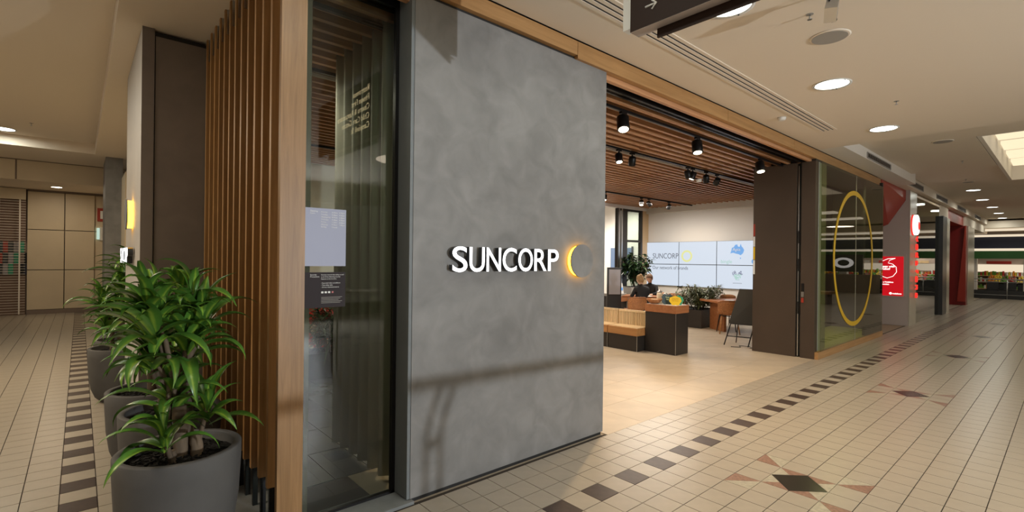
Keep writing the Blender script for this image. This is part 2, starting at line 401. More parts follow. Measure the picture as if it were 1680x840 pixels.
# shop floor tiles
st_me = tmesh('shop_tile', .6, .6, 'shop_tile', .003)
for i in range(0, 18):
    for j in range(0, 12):
        x, y = 1.1 + i * .6, .6 + j * .6
        if x > 7 - .01 and y < 1.7: continue
        share('shop_tile', st_me, al2, (x, y, 0))
MB().box(1.1, 7.1, .6, .64, -.007, -.0005).build('threshold_strip', 'shop_tile', al2)
g_me = tmesh('grey_tile', .3, .6, 'grey_floor', .006)
for i in range(11):
    for j in range(8): share('grey_tile', g_me, al2, (-2.2 + i * .3, 1.34 + j * .6, 0))
tag(MB().box(-2.24, -1.03, .62, .90, -.004, .018).build('stone_sill', 'grey_stone'), 'grey stone sill slab on the floor under the left shop glass', 'sill')
tag(MB().box(-2.24, -1.72, .92, 3.03, -.004, .018).build('stone_plinth', 'grey_stone'), 'grey stone strip on the floor beneath the upright timber fins', 'plinth')

# ================================================================== CEILINGS
def cbox(x0, x1, y0, y1, z0, z1, m_='ceiling_paint'): return struct(MB().box(x0, x1, y0, y1, z0, z1).build('ceiling', m_))
cbox(-2.57, 7.1, -14, .62, 3.72, 4.2)
cbox(-2.57, -1.72, .62, 10.6, 3.72, 4.2)
cbox(-14, -2.57, -14, 10.6, 3.92, 4.2)
cbox(-14, -1.72, 10.6, 12.44, 3.72, 4.2)
cbox(-14, -1.72, 12.47, 19, 3.52, 4.2)
cbox(7.1, 8.86, -14, .24, 3.92, 4.2)
cbox(8.86, 12.6, -1.27, .24, 3.92, 4.2)
cbox(12.6, 15.58, -1.27, .4, 3.98, 4.25)
cbox(15.58, 33.3, -14, .45, 3.98, 4.25)
cbox(8.86, 15.58, -14, -4.0, 3.92, 4.25)
cbox(8.7, 15.7, -4.1, -1.2, 4.3, 4.4, 'cove_glow_dim')
struct(MB().box(8.87, 8.93, -4.0, -1.34, 3.925, 4.3).build('trim_1', 'ceiling_paint_pale')); struct(MB().box(15.5, 15.57, -4.0, -1.34, 3.925, 4.3).build('trim_2', 'ceiling_paint_pale'))
struct(MB().box(8.87, 15.57, -1.34, -1.28, 3.925, 4.3).build('trim_3', 'ceiling_paint_pale')); struct(MB().box(8.87, 15.57, -3.99, -3.93, 3.925, 4.3).build('trim_4', 'ceiling_paint_pale'))
cbox(7.1, 13.1, .24, .62, 3.72, 4.2, 'ceiling_paint_pale'); cbox(13.1, 33, .42, .62, 3.72, 4.2, 'ceiling_paint')
cbox(12.15, 33.3, .62, 6, 3.72, 4.2); cbox(11.5, 12.15, .62, .69, 3.72, 4.2)
# skylight
t = thing('ceiling_light_cove', 'large rectangular glowing cove let into the ceiling at the right edge', 'light', (12.2, -2.6, 4.3))
for i in range(5):
    MB().box(-3.1 + i * 1.3, -2.25 + i * 1.3, -1.2, 1.22, -.06, 0).build('glow_panel', 'cove_glow', t)
# shop ceiling: black void above timber slats
cbox(-1.72, 12.1, .70, 7.49, 3.622, 4.2, 'reveal_black')
t = thing('slatted_ceiling', 'timber slat ceiling hung over the whole shop interior', 'ceiling', (0, 0, 3.5))
sl_me = MB().box(-1.72, 12.05, -.023, .023, 0, .09).mesh('slat', 'oak_slat')
sl_short = MB().box(-1.72, 7.02, -.023, .023, 0, .09).mesh('slat', 'oak_slat')
for k_ in range(39):
    y = .713 + .171 * k_
    share('slat', sl_short if y < 1.66 else sl_me, t, (0, y, 0))
for x in (0, 3, 6, 9): MB().box(x, x + .04, .7, 7.3, .09, .121).build('batten', 'black_metal', t)

# ================================================================== FEATURE WALL, LINTEL
struct(MB().box(-1.045, 1.085, .65, .86, .025, 3.552).build('wall_front', 'concrete_render'))
o = struct(MB().box(-1.07, -1.0451, .655, .86, .025, 3.552).build('trim_5', 'concrete_side'))
struct(MB().box(-1.04, 1.07, .662, .85, -.005, .026).build('baseboard_front', 'reveal_black'))
struct(MB().box(-1.04, 1.06, .662, .85, 3.552, 3.575).build('trim_6', 'reveal_black'))
lt = thing('timber_fascia', 'long oak fascia board above the shopfront', 'fascia', (0, 0, 0))
js = [-1.72, .62, 3.606, 5.962, 8.812, 11.45]
for a, b in zip(js[:-1], js[1:]): MB().box(a + .003, b - .003, .618, .684, 3.578 if b < 3.7 and b < 1 else 3.55, 3.705).build('board', 'oak_lintel', lt)
MB().box(-1.72, 11.45, .66, .684, 3.69, 3.72).build('shadow_gap', 'reveal_black', lt)

# backlit sign letters
sg = thing('illuminated_letters', 'white illuminated SUNCORP letters on the grey front wall', 'sign', (0, .65, 0))
def letters(par, org, right, h, w_tot, depth, rev=False):
    """org = lower left corner on the wall, letters stand off the wall"""
    R = Vector(right).normalized(); U = Vector((0, 0, 1)); N = R.cross(U)
    wd = {'S': .70, 'U': .74, 'N': .74, 'C': .76, 'O': .82, 'R': .74, 'P': .68}
    tot = sum(wd[c] for c in 'SUNCORP'); x = 0
    for c in 'SUNCORP':
        cu = D.curves.new('t', 'FONT'); cu.body = c; cu.extrude = .5; cu.offset = .004; cu.resolution_u = 6
        to = D.objects.new('t', cu); C.objects.link(to); me = D.meshes.new_from_object(to.evaluated_get(bpy.context.evaluated_depsgraph_get())); D.objects.remove(to); D.curves.remove(cu)
        xs = [v.co.x for v in me.vertices]; ys = [v.co.y for v in me.vertices]; x0, x1, y0, y1 = min(xs), max(xs), min(ys), max(ys)
        cw = wd[c] / tot * w_tot; gap = .016 * w_tot; lw = cw - gap
        over = .012 * h if c in 'SCO' else 0; base = -over; hh = h + 2 * over
        if c == 'U': base = -.012 * h; hh = h * 1.012
        for v in me.vertices:
            p = Vector(org) + R * (x + (v.co.x - x0) / (x1 - x0) * lw) + U * (base + (v.co.y - y0) / (y1 - y0) * hh)
            dz = depth if v.co.z > 0 else .012
            v.co = p + N * dz
        me.materials.clear(); me.materials.append(M('charcoal')); me.materials.append(M('letter_white'))
        me.update()
        for p in me.polygons:
            if p.normal.dot(N) > .9: p.material_index = 1
        o_ = D.objects.new('letter', me); C.objects.link(o_); o_.parent = par
        x += cw
letters(sg, (-.75, 0, 1.607), (1, 0, 0), .185, 1.14, .055)
def backlit_disc(loc, nrm, label, group=None):
    t = thing('backlit_disc', label, 'sign', loc)
    N = Vector(nrm); U = Vector((0, 0, 1)); R = U.cross(N); m4 = Matrix((R, U, N)).transposed().to_4x4()
    MB().lathe([(.138, .0), (.138, .046)], 48).xf(m4).build('light_ring', 'amber_glow', t)
    MB().lathe([(.153, .046), (.153, .058)], 48).xf(m4).build('disc', 'concrete_render', t)
    return t
backlit_disc((.69, .65, 1.695), (0, -1, 0), 'grey round disc with amber glow behind it, right of the front wall letters')
# ================================================================== LEFT CORNER
po = thing('timber_fin_screen', 'row of tall upright oak fins wrapping the shop corner', 'screen', (-1.91, .68, 0))
for k_ in range(13):
    y = .188 + k_ * .190 - .19 * 1
    if k_ == 0:
        MB().box(0, .145, 0, .04, .02, 3.74).build('fin', 'oak_post', po); continue
    z0 = .275
    f_ = MB().box(0, .14, y + .004, y + .042, z0, 3.72).build('fin', 'oak_vertical', po)
    MB().box(.015, .045, y + .010, y + .035, .018, z0 + .02).build('foot', 'black_metal', f_)
    MB().box(.012, .045, y - .002, y + .0042, 3.52, 3.72).build('top_bracket', 'steel', f_)
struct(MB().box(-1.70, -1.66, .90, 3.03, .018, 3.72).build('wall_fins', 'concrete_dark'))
# glass beside the post
wn = struct(MB().box(-1.765, -1.075, .838, .85, .03, 3.6).build('window_1', 'glass_front'))
MB().box(-1.765, -1.075, .825, .862, .018, .035).build('sill_channel', 'black_metal', wn)
MB().box(-1.098, -1.072, .825, .862, .018, 3.6).build('frame', 'black_metal', wn)
# curtain behind it
mb = MB(); n = 90; vs = []; fs = []
for i in range(n + 1):
    y = .93 + (1.56 - .93 + .55) * i / n; x = -1.0 - .035 * math.sin(i / n * 2 * PI * 6.5) - .01 * math.sin(i * .9)
    vs += [(x, y, .02), (x, y, 3.6), ]
for i in range(n): fs.append((i * 2, i * 2 + 2, i * 2 + 3, i * 2 + 1))
mb.add(vs, fs, True); cu_ = mb.build('curtain', 'curtain'); so = cu_.modifiers.new('solid', 'SOLIDIFY'); so.thickness = .004
tag(cu_, 'long pleated grey curtain standing behind the left shop glass', 'curtain')
# return wall block at the left
struct(MB().box(-2.39, -2.30, 3.03, 4.78, 0, 3.72).build('wall_left', 'concrete_light'))
struct(MB().box(-2.3899, -2.302, 3.025, 3.0299, 0, 3.72).build('trim_7', 'concrete_dark'))
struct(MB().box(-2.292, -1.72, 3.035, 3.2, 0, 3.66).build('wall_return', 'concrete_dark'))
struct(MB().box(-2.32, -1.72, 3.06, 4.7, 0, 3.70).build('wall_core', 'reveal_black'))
s2 = thing('illuminated_letters', 'white illuminated letters seen edge-on, on the narrow left wall', 'sign', (-2.39, 0, 0))
letters(s2, (0, 4.66, 1.62), (0, -1, 0), .155, 1.13, .055)
backlit_disc((-2.39, 3.87, 2.11), (-1, 0, 0), 'amber backlit disc seen edge-on, above the letters on the narrow left wall')
# neighbour front further along the left aisle
struct(MB().box(-1.80, -1.74, 4.78, 10.7, 0, 3.1).build('wall_left_recess', 'cream_panel'))
struct(MB().box(-2.14, -2.05, 9.6, 10.74, 0, 3.3).build('trim_8', 'cream_panel')); struct(MB().box(-2.05, -1.72, 4.79, 10.7, 3.1, 3.71).build('trim_9', 'cream_panel'))
struct(MB().box(-2.40, -2.12, 10.75, 12.1, 0, 3.72).build('wall_pillar', 'concrete_render'))
# far left wall
struct(MB().box(-14, -2.0, 17.02, 17.3, 0, 3.6).build('wall_back', 'brown_skirting'))
fa = thing('cream_fascia', 'cream fascia boards high across the end of the left aisle', 'fascia', (0, 12.4, 0))
MB().box(-3.80, -2.14, 0, .04, 3.28, 3.70).build('board', 'cream_panel', fa); MB().box(-8, -3.83, 0, .04, 3.28, 3.70).build('board', 'cream_panel', fa)
MB().box(-8, -2.14, .01, .04, 3.29, 3.72).build('backing', 'brown_skirting', fa)
cp = thing('cream_panelling', 'cream wall cladding of six large panels at the end of the left aisle', 'panelling', (0, 16.9, 0))
for (a, b) in ((-3.89, -3.13), (-3.11, -2.46)):
    for (z0, z1) in ((.13, 1.24), (1.26, 2.38), (2.40, 3.46)): MB().box(a, b, 0, .05, z0, z1).build('panel', 'cream_panel', cp, bevel=.004)
for (z0, z1) in ((.13, 1.24), (1.26, 2.38), (2.40, 3.46)): MB().box(-2.45, -2.16, .06, .1, z0, z1).build('panel', 'cream_panel', cp)
MB().box(-3.89, -2.14, -.01, .06, 0, .12).build('skirting', 'brown_skirting', cp); MB().box(-3.89, -2.14, -.02, .05, 3.47, 3.52).build('top_rail', 'brown_skirting', cp)
struct(MB().box(-2.14, -1.7, 12.1, 17.2, 0, 3.6).build('wall_left_end', 'cream_panel'))
t = thing('fire_sign', 'small red fire safety sign with a white pictogram, high on the cream wall', 'sign', (-2.30, 16.93, 2.90))
MB().box(-.1, .1, 0, .02, -.2, .2).build('plate', 'red_paint', t); MB().box(-.03, .03, -.004, 0, -.12, .12).build('pictogram', 'paper', t)
t = thing('exit_light', 'small green-lit exit light on the cream wall beneath the red sign', 'light', (-2.32, 16.9, 2.33))
MB().box(-.02, .10, 0, .06, -.2, .2).build('housing', 'white_plastic', t); MB().box(-.09, -.022, -.01, .05, -.17, .17).build('lit_panel', 'exit_green', t)
# clothing shop behind a roller grille
t = thing('roller_grille', 'closed roller grille of thin horizontal rods at far left', 'shutter', (-6, 16.8, 0))
for k_ in range(44): MB().tube([(-3.0, 0, .06 + k_ * .072), (2.08, 0, .06 + k_ * .072)], .006, 6).build('rod', 'ceiling_paint_pale', t)
for x in (-2.2, -1.2, -.2, .75, 1.55, 1.95): MB().box(x, x + .03, -.012, .012, .03, 3.2).build('link_strip', 'ceiling_paint_pale', t)
MB().box(-3, 2.08, -.03, .03, 3.2, 3.50).build('header', 'cream_panel', t)
sh = thing('shop_shelving', 'dark clothing racks seen through the roller grille at far left', 'shelving', (-6, 16.98, 0))
MB().box(-3, 2.08, .0, .03, 0, 3.3).build('back_panel', 'pinkish_brown', sh)
MB().box(-3, 2.08, -.01, 0, 1.95, 2.0).build('shelf', 'charcoal', sh)
for k_ in range(3): MB().box(.3, 1.45, -.03, -.002, 2.02 + k_ * .16, 2.12 + k_ * .16).build('board', 'charcoal', sh)
cols = ['charcoal', 'navy', 'green_card', 'red_paint', 'black_cloth', 'lilac_wall', 'teal_card', 'brown_skirting']
for r_ in range(3):
    for k_ in range(14):
        tag(MB().box(-.01 , .085, -.03, .0, 0, .30).xf(Matrix.Translation((-5.3 + k_ * .105, 16.97, 1.12 + r_ * .31))).build('folded_garment', cols[(k_ * 5 + r_ * 3) % 8]),
            ['charcoal', 'navy', 'green', 'red', 'black', 'lilac', 'teal', 'brown'][(k_ * 5 + r_ * 3) % 8] + ' garment, %s from the left in the %s row behind the grille' % ('first second third fourth fifth sixth seventh eighth ninth tenth eleventh twelfth thirteenth last'.split()[k_], ['bottom', 'middle', 'top'][r_]), 'garment', 'garments behind the roller grille')

# ================================================================== POTS & DRACAENAS
POTS = [(-2.35, .95, 'large grey round planter nearest the camera, in front of the fins'),
        (-2.285, 1.84, 'grey round planter directly behind the nearest one, beside the fins'),
        (-2.33, 2.60, 'third grey round planter from the camera, half hidden by the nearer two'),
        (-2.41, 5.05, 'grey round planter standing alone past the narrow lit wall'),
        (-2.345, 5.74, 'grey round planter behind the one past the narrow lit wall'),
        (-2.30, 6.60, 'farthest grey round planter down the left aisle')]
R0 = .306; HZ = .62
pot0 = None
def make_pot(loc, label):
    t = thing('planter_pot', label, 'planter', loc, group='round planters along the shop corner')
    pr = [(.15, 0), (.19, .012), (.235, .06), (.272, .16), (.294, .32), (.304, .52), (R0, HZ - .006), (R0 - .006, HZ), (R0 - .034, HZ), (R0 - .04, HZ - .006), (R0 - .045, HZ - .10)]
    MB().lathe(pr, 56).build('bowl', 'pot_concrete', t)
    mb = MB(); rnd = random.Random(3); R_ = R0 - .046; vs = []; fs = []
    n = 40; rings = 14
    for j in range(rings + 1):
        for i in range(n):
            r = R_ * j / rings; a = 2 * PI * i / n; vs.append((r * math.cos(a), r * math.sin(a), HZ - .055 + rnd.uniform(-.008, .008)))
    for j in range(rings):
        for i in range(n): k_ = (i + 1) % n; fs.append((j * n + i, (j + 1) * n + i, (j + 1) * n + k_, j * n + k_))
    mb.add(vs, fs); mb.build('soil', 'soil', t)
    ch = MB(); 
    for q in range(260):
        a = rnd.uniform(0, 2 * PI); r = R_ * math.sqrt(rnd.random()) * .95; s_ = rnd.uniform(.006, .014)
        ch.obox((r * math.cos(a), r * math.sin(a), HZ - .048), Vector((s_ * 2, rnd.uniform(-.01, .01), rnd.uniform(-.01, .01))), Vector((rnd.uniform(-.01, .01), s_, 0)), Vector((0, 0, s_ * .7)))
    stuff(ch.build('bark_chips', 'soil', t))
    return t
pot0 = make_pot((*POTS[0][:2], 0), POTS[0][2])
for x, y, lb in POTS[1:]: copy_tree(pot0, (x, y, 0), 0, lb)
# leaves
def leaf_mesh(L_, W_, rise, droop, curl, seed):
    rnd = random.Random(seed); n = 11; vs = []; fs = []; uvs = []
    x = z = 0; ang = rise; step = L_ / n; side = 0
    for i in range(n + 1):
        t_ = i / n; w_ = W_ * (math.sin(PI * min(1, (t_ * .92 + .08)) ** .8)) * (1 - .15 * t_); w_ = max(w_, .002)
        if t_ < .12: w_ = max(w_, W_ * .35)
        side = curl * t_ * t_ * L_; fold = .28 * w_
        for s_, u_ in ((-1, 0), (0, .5), (1, 1)):
            vs.append((x, side + s_ * w_ / 2, z + (fold if s_ else 0))); uvs.append((u_, t_))
        ang -= droop / n * (.4 + 1.3 * t_); x += math.cos(ang) * step; z += math.sin(ang) * step
    for i in range(n):
        for q in (0, 1): a = i * 3 + q; fs.append((a, a + 3, a + 4, a + 1))
    me = D.meshes.new('leaf'); me.from_pydata(vs, [], fs); me.polygons.foreach_set('use_smooth', [True] * len(fs))
    ul = me.uv_layers.new(name='UVMap')
    for lp in me.loops: ul.data[lp.index].uv = uvs[lp.vertex_index]
    return me
def leafset(m_, scale=1.0, n=9, w=.080):
    out = []
    for k_ in range(n):
        rnd = random.Random(100 + k_); me = leaf_mesh(scale * rnd.uniform(.26, .42), w * scale * rnd.uniform(.85, 1.15), rnd.uniform(.5, 1.15), rnd.uniform(1.0, 2.1), rnd.uniform(-.25, .25), k_)
        me.materials.append(M(m_)); out.append(me)
    return out
DL_ = leafset('dracaena_leaf')
def dracaena(loc, label, canes, seed, leaves=DL_, base_z=HZ - .07, cap=280, sc=1.0, lean=0):
    """canes: (dx, dy, height, radius, [(z, n leaves, scale)])"""
    t = thing('dracaena', label, 'plant', (loc[0], loc[1], base_z), group='dracaenas in the round planters')
    rnd = random.Random(seed)
    for dx, dy, h, r, ros in canes:
        pts = [(dx + rnd.uniform(-.006, .006), dy + rnd.uniform(-.006, .006), z) for z in [h * q / 6 for q in range(7)]]
        MB().tube(pts, [r * rnd.uniform(.92, 1.1) for _ in pts], 12).build('cane', 'bark', t)
        for zr, n_, s_, ox, oy in ros:
            a0 = rnd.uniform(0, 6)
            if ox or oy or zr > h: MB().tube([(dx, dy, min(zr, h) - .10), (dx + ox * .6, dy + oy * .6, zr - .07), (dx + ox, dy + oy, zr + .06)], [.014, .013, .009], 8).build('stem', 'bark', t)
            for q in range(n_):
                a = a0 + q * 2.399 + rnd.uniform(-.2, .2); lv = q / n_
                o_ = D.objects.new('leaf', leaves[rnd.randrange(len(leaves))]); C.objects.link(o_); o_.parent = t
                o_.location = (dx + ox + .012 * math.cos(a), dy + oy + .012 * math.sin(a), zr - .09 + .17 * lv)
                o_.rotation_euler = (rnd.uniform(-.2, .2), .35 - 1.15 * lv + rnd.uniform(-.15, .15), a)
                k2 = s_ * rnd.uniform(.85, 1.12) * (1 - .25 * lv); o_.scale = (k2, k2 * .98, k2)
    return t
G = .30
dracaena(POTS[0][:2], 'bushy dracaena with yellow-striped leaves in the nearest planter',
    [(.0, .0, .30, .036, [(.34, 18, 1.0, -.03, .02), (.62, 22, 1.05, .03, .05), (.74, 20, 1.05, -.12, .0)]),
     (.075, -.02, .13, .030, [(.26, 15, .8, .05, -.03)]),
     (-.055, .02, .56, .016, [(.60, 20, 1.0, -.07, .02), (.86, 18, .95, -.10, .03)]),
     (-.04, -.07, .08, .015, [(.18, 17, .85, -.05, -.06)]),
     (.05, .07, .66, .022, [(.70, 20, 1.05, .06, .02), (.88, 16, .95, .02, .05)])], 11)
dracaena(POTS[1][:2], 'dracaena in the planter directly behind the nearest one',
    [(.05, .0, .5, .035, [(.60, 22, 1.05, .03, .03), (.86, 20, 1.0, .0, .0)]), (-.06, .03, .28, .02, [(.40, 20, 1.0, -.08, 0), (.66, 18, 1.0, -.12, 0)])], 12)
dracaena(POTS[2][:2], 'dracaena in the third planter from the camera',
    [(.0, .0, .5, .035, [(.55, 20, 1.05, -.03, .03), (.80, 20, 1.0, .0, .0)]), (.08, .03, .38, .02, [(.48, 18, 1.0, .06, 0)])], 13)
dracaena(POTS[3][:2], 'dracaena in the planter standing alone past the narrow lit wall',
    [(.0, .0, .5, .035, [(.45, 22, 1.15, -.03, .03), (.74, 22, 1.15, .02, .0), (.98, 20, 1.1, .06, 0)]), (-.08, .03, .3, .02, [(.3, 18, 1.0, -.06, 0), (.62, 18, 1.05, -.10, 0)])], 14)
dracaena(POTS[4][:2], 'dracaena in the second planter past the narrow lit wall',
    [(.0, .0, .5, .035, [(.55, 22, 1.1, -.03, .03), (.86, 20, 1.1, .0, .0), (1.05, 14, 1.0, .05, 0)])], 15)
dracaena(POTS[5][:2], 'dracaena in the farthest planter down the left aisle',
    [(.0, .0, .5, .035, [(.55, 20, 1.1, -.03, .03), (.82, 20, 1.1, .0, .0)])], 16)
#@@PART2@@
# ================================================================== HANGING DIRECTORY SIGN
t = thing('directory_sign', 'dark hanging directory sign with cream lettering, cut by the top edge', 'sign', (-.45, -.70, 3.02))
MB().box(.0, .06, -1.7, .035, 0, .62).build('light_box', 'white_plastic', t)
MB().box(-.022, .0, -1.7, -.03, -.035, .62).build('face', 'dark_sign', t)
MB().box(-.022, .06, -1.7, -.03, -.036, -.0351).build('underside', 'pinkish_wall', t)
MB().box(.045, .058, -1.55, -.16, -.085, -.036).build('blade', 'dark_sign', t)
for y in (-.35, -1.35): MB().cyl((.03, y, .62), (.03, y, .70), .012, 8).build('hanger', 'steel', t)
for k_, s_ in enumerate(['\u2192 Campbell St', '\u2191 Child Care Centre', '\u2191 Cinema & Restaurants', '\u2191 Fitness First', '\u2191 Restrooms']):
    text('lettering', s_[2:], 'sign_cream', .095, facing((-.024, -.215, .085 + k_ * .10), (0, -1, 0)), t, .001)
    a = MB()
    if k_: a.tube([(-.025, -.16, .04 + k_ * .1), (-.025, -.16, .105 + k_ * .1)], .006, 4).tube([(-.025, -.135, .08 + k_ * .1), (-.025, -.16, .108 + k_ * .1), (-.025, -.185, .08 + k_ * .1)], .006, 4)
    else: a.tube([(-.025, -.13, .07), (-.025, -.195, .07)], .006, 4).tube([(-.025, -.17, .045), (-.025, -.198, .07), (-.025, -.17, .095)], .006, 4)
    a.build('arrow', 'paper', t)
MB().box(-.026, -.023, -.92, -.85, .045, .115).build('icon', 'red_paint', t)

# balustrade behind the camera: its shadow falls low on the front wall
t = thing('handrail', 'timber handrail with paired curved posts behind the viewpoint', 'railing', (0, -3.2, 0))
MB().tube([(-1.3, 0, 1.20), (-.2, 0, 1.195), (.6, 0, 1.175), (2.2, 0, 1.13)], .030, 12).build('rail', 'steel', t)
for dx in (0.0, .075): MB().tube([(.14 + dx, 0, 1.18), (.09 + dx, 0, 1.10), (.05 + dx, 0, .96), (.045 + dx, 0, .6), (.045 + dx, 0, 0)], .014, 8).build('post', 'steel', t)
MB().tube([(.04, 0, .92), (.13, 0, .92)], .02, 8).build('tie', 'steel', t)

# ================================================================== CEILING FITTINGS
def fitting(x, y, z, label):
    t = thing('downlight', label, 'light', (x, y, z), group=None)
    MB().lathe([(.165, -.001), (.19, -.001), (.19, -.012), (.165, -.006)], 40, cap=False).build('trim_ring', 'white_plastic', t)
    MB().lathe([(.166, -.004), (.166, -.0035)], 40).build('lens', 'lamp_white', t)
    for a in (0, 2.09, 4.19): MB().cyl((.172 * math.cos(a), .172 * math.sin(a), -.016), (.172 * math.cos(a), .172 * math.sin(a), -.006), .006, 6).build('clip', 'black_metal', t)
    return t
lbs = ['round white downlight partly behind the hanging sign', 'nearest fully visible round downlight, above the timber fascia', 'round downlight near the ceiling step, second after the sign',
       'nearest of the five downlights beyond the ceiling step', 'second of the five downlights beyond the ceiling step', 'middle of the five downlights beyond the ceiling step', 'fourth of the five downlights beyond the ceiling step', 'farthest downlight, before the red grocery end wall',
       'round downlight cut by the left edge of the photo', 'downlight in the left aisle ceiling, outside the frame', 'nearest downlight of the left aisle ceiling, outside the frame', 'downlight over the shop corner, above the frame']
for (x, y, z), lb in zip(DL, lbs): fitting(x, y, z, lb)
t = thing('linear_vent', 'long three-slot linear air diffuser in the cream ceiling', 'vent', (0, 0, 3.72))
for k_ in range(3): MB().box(-1.0, 5.75, .0 + k_ * .058, .022 + k_ * .058, -.004, .0).build('slot', 'reveal_black', t)
for k_ in range(4): MB().box(-1.0, 5.76, -.036 + k_ * .058, .0 + k_ * .058, -.009, 0).build('blade', 'ceiling_paint', t)
def grille(x0, x1, y, z0, z1, lb):
    t = thing('air_grille', lb, 'vent', (x0, y, z0)); w_ = x1 - x0; h = z1 - z0
    MB().box(0, w_, .0, .004, 0, h).build('backing', 'reveal_black', t)
    fr = MB(); fr.box(0, w_, -.012, 0, -.01, .008).box(0, w_, -.012, 0, h - .008, h + .01).box(-.01, .01, -.012, 0, -.01, h + .01).box(w_ - .01, w_ + .01, -.012, 0, -.01, h + .01); fr.build('frame', 'grey_plastic', t)
    nb = 14
    for k_ in range(nb): MB().box(w_ * (k_ + .5) / nb - .008, w_ * (k_ + .5) / nb + .008, -.008, 0, 0, h).build('fin', 'brown_skirting', t)
grille(8.6, 10.45, .236, 3.745, 3.845, 'nearest air grille on the bulkhead face, right of the fascia')
for k_, (a, b) in enumerate(((13.35, 15.2), (17.3, 19.3), (21.6, 23.7), (26.6, 28.6))): grille(a, b, .416, 3.76, 3.89, ['first', 'second', 'third', 'farthest'][k_] + ' small air grille on the receding far bulkhead')
def sprinkler(x, y, z, lb):
    t = thing('sprinkler', lb, 'sprinkler', (x, y, z))
    MB().lathe([(.028, -.003), (.028, 0)], 16).build('plate', 'grey_plastic', t); MB().cyl((0, 0, -.04), (0, 0, 0), .006, 8).build('stem', 'steel', t); MB().lathe([(.018, -.044), (.018, -.04)], 12).build('deflector', 'steel', t)
sprinkler(1.65, -.96, 3.72, 'ceiling sprinkler beside the hanging camera'); sprinkler(4.81, -.93, 3.72, 'ceiling sprinkler between the two nearest downlights at right')
sprinkler(11.4, -.82, 3.92, 'sprinkler left of the glowing ceiling cove'); sprinkler(15.0, -.5, 3.98, 'sprinkler beneath the lower corner of the glowing cove'); sprinkler(-3.42, 9.29, 3.92, 'sprinkler on the ceiling of the left aisle')
def speaker(x, y, z, lb, r=.15):
    t = thing('ceiling_speaker', lb, 'speaker', (x, y, z)); MB().lathe([(r, -.008), (r + .012, 0)], 36).build('rim', 'ceiling_paint', t); MB().lathe([(r - .012, -.011), (r - .012, -.008)], 36).build('mesh_cover', 'grey_plastic', t)
speaker(2.22, -.94, 3.72, 'round grey ceiling speaker beneath the hanging camera'); speaker(8.9, -.83, 3.92, 'round ceiling speaker between a downlight and the glowing cove'); speaker(15.6, -.49, 3.98, 'flat round ceiling speaker beyond the second ceiling step', .13)
t = thing('security_camera', 'small box security camera hanging from the ceiling at the top edge', 'camera', (1.38, -1.19, 3.72))
MB().cyl((0, 0, -.10), (0, 0, 0), .012, 8).build('stem', 'black_metal', t)
bd = MB().box(-.065, .065, -.04, .04, -.045, .045).xf(Matrix.Translation((0, 0, -.15)) @ Matrix.Rotation(.5, 4, 'Y') @ Matrix.Rotation(.3, 4, 'Z')).build('body', 'steel', t)
MB().cyl((.03, 0, -.175), (.065, 0, -.20), .022, 12).build('lens', 'black_metal', t)
MB().tube([(-.03, .0, -.12), (-.06, 0, -.06), (-.02, 0, 0)], .006, 6).build('cable', 'black_metal', t)
t = thing('smoke_detector', 'white round smoke detector beside the slot vent and oak fascia', 'detector', (4.54, .30, 3.72)); MB().lathe([(.03, -.045), (.05, -.035), (.055, -.012), (.055, 0)], 24).build('body', 'white_plastic', t)
t = thing('recessed_light', 'small recessed light in the soffit at the end of the left aisle', 'light', (-3.27, 15.8, 3.52)); MB().lathe([(.11, -.006), (.11, 0)], 24).build('lens', 'lamp_warm', t); MB().lathe([(.11, -.006), (.14, 0)], 24, cap=False).build('rim', 'white_plastic', t)

# ================================================================== DARK BRONZE DISPLAY BOX
struct(MB().box(6.93, 7.0, .905, 1.66, 0, 3.5).build('wall_display_left', 'bronze_panel'))
struct(MB().box(6.93, 7.08, .60, .825, 0, 3.5).build('wall_display_front', 'bronze_panel'))
struct(MB().box(6.99, 7.02, .82, .91, 0, 3.5).build('trim_slot', 'reveal_black'))
struct(MB().box(6.965, 6.985, .872, .888, .02, 3.45).build('trim_edge', 'steel'))
struct(MB().box(7.0, 11.42, 1.58, 1.66, 0, 3.6).build('wall_display_back', 'bronze_dark'))
struct(MB().box(11.36, 11.44, .56, 1.66, 0, 3.6).build('wall_display_right', 'bronze_dark'))
struct(MB().box(7.0, 11.42, .62, 1.64, 3.5, 3.6).build('trim_10', 'bronze_dark'))
struct(MB().box(6.94, 11.42, .54, .598, 0, .124).build('trim_sill', 'oak_lintel'))
struct(MB().box(7.08, 11.36, .599, 1.58, 0, .129).build('floor_display', 'lime_floor'))
struct(MB().box(10.02, 11.35, .575, .62, .135, 3.5).build('wall_display_end', 'bronze_dark'))
wn = struct(MB().box(7.08, 9.2, .55, .556, .125, 3.5).build('window_2', 'glass_dark'))
w3 = struct(MB().box(9.215, 11.40, .55, .556, .125, 3.5).build('window_3', 'glass_dark'))
MB().box(9.2, 9.215, .548, .558, .125, 3.5).build('joint', 'pale_tile_wall', wn)
struct(MB().box(7.085, 7.50, .60, .61, .13, 3.5).build('wall_display_strip', 'pale_strip'))  # plain pale strip behind the left end of the display glass
rg = MB(); rg = annulus(1.285, 1.375, .003, 72, facing((9.12, .547, 1.80), (1, 0, 0)))
o = rg.build('ring_decal', 'yellow_film'); tag(o, 'large yellow ring stuck on the display window glass', 'decal')
t = thing('key_switch', 'small key switch plate on the narrow dark bronze panel', 'switch', (6.93, .79, 1.15))
MB().box(-.012, 0, -.02, .02, .04, .18).build('upper_plate', 'black_metal', t); MB().box(-.014, 0, -.022, .022, -.06, .03).build('button_plate', 'steel', t); MB().box(-.018, 0, -.018, .018, -.16, -.08).build('red_button', 'red_paint', t)
t = thing('door_sticker', 'narrow red, white and yellow sticker on the dark panel edge', 'sticker', (6.93, 1.64, 1.95))
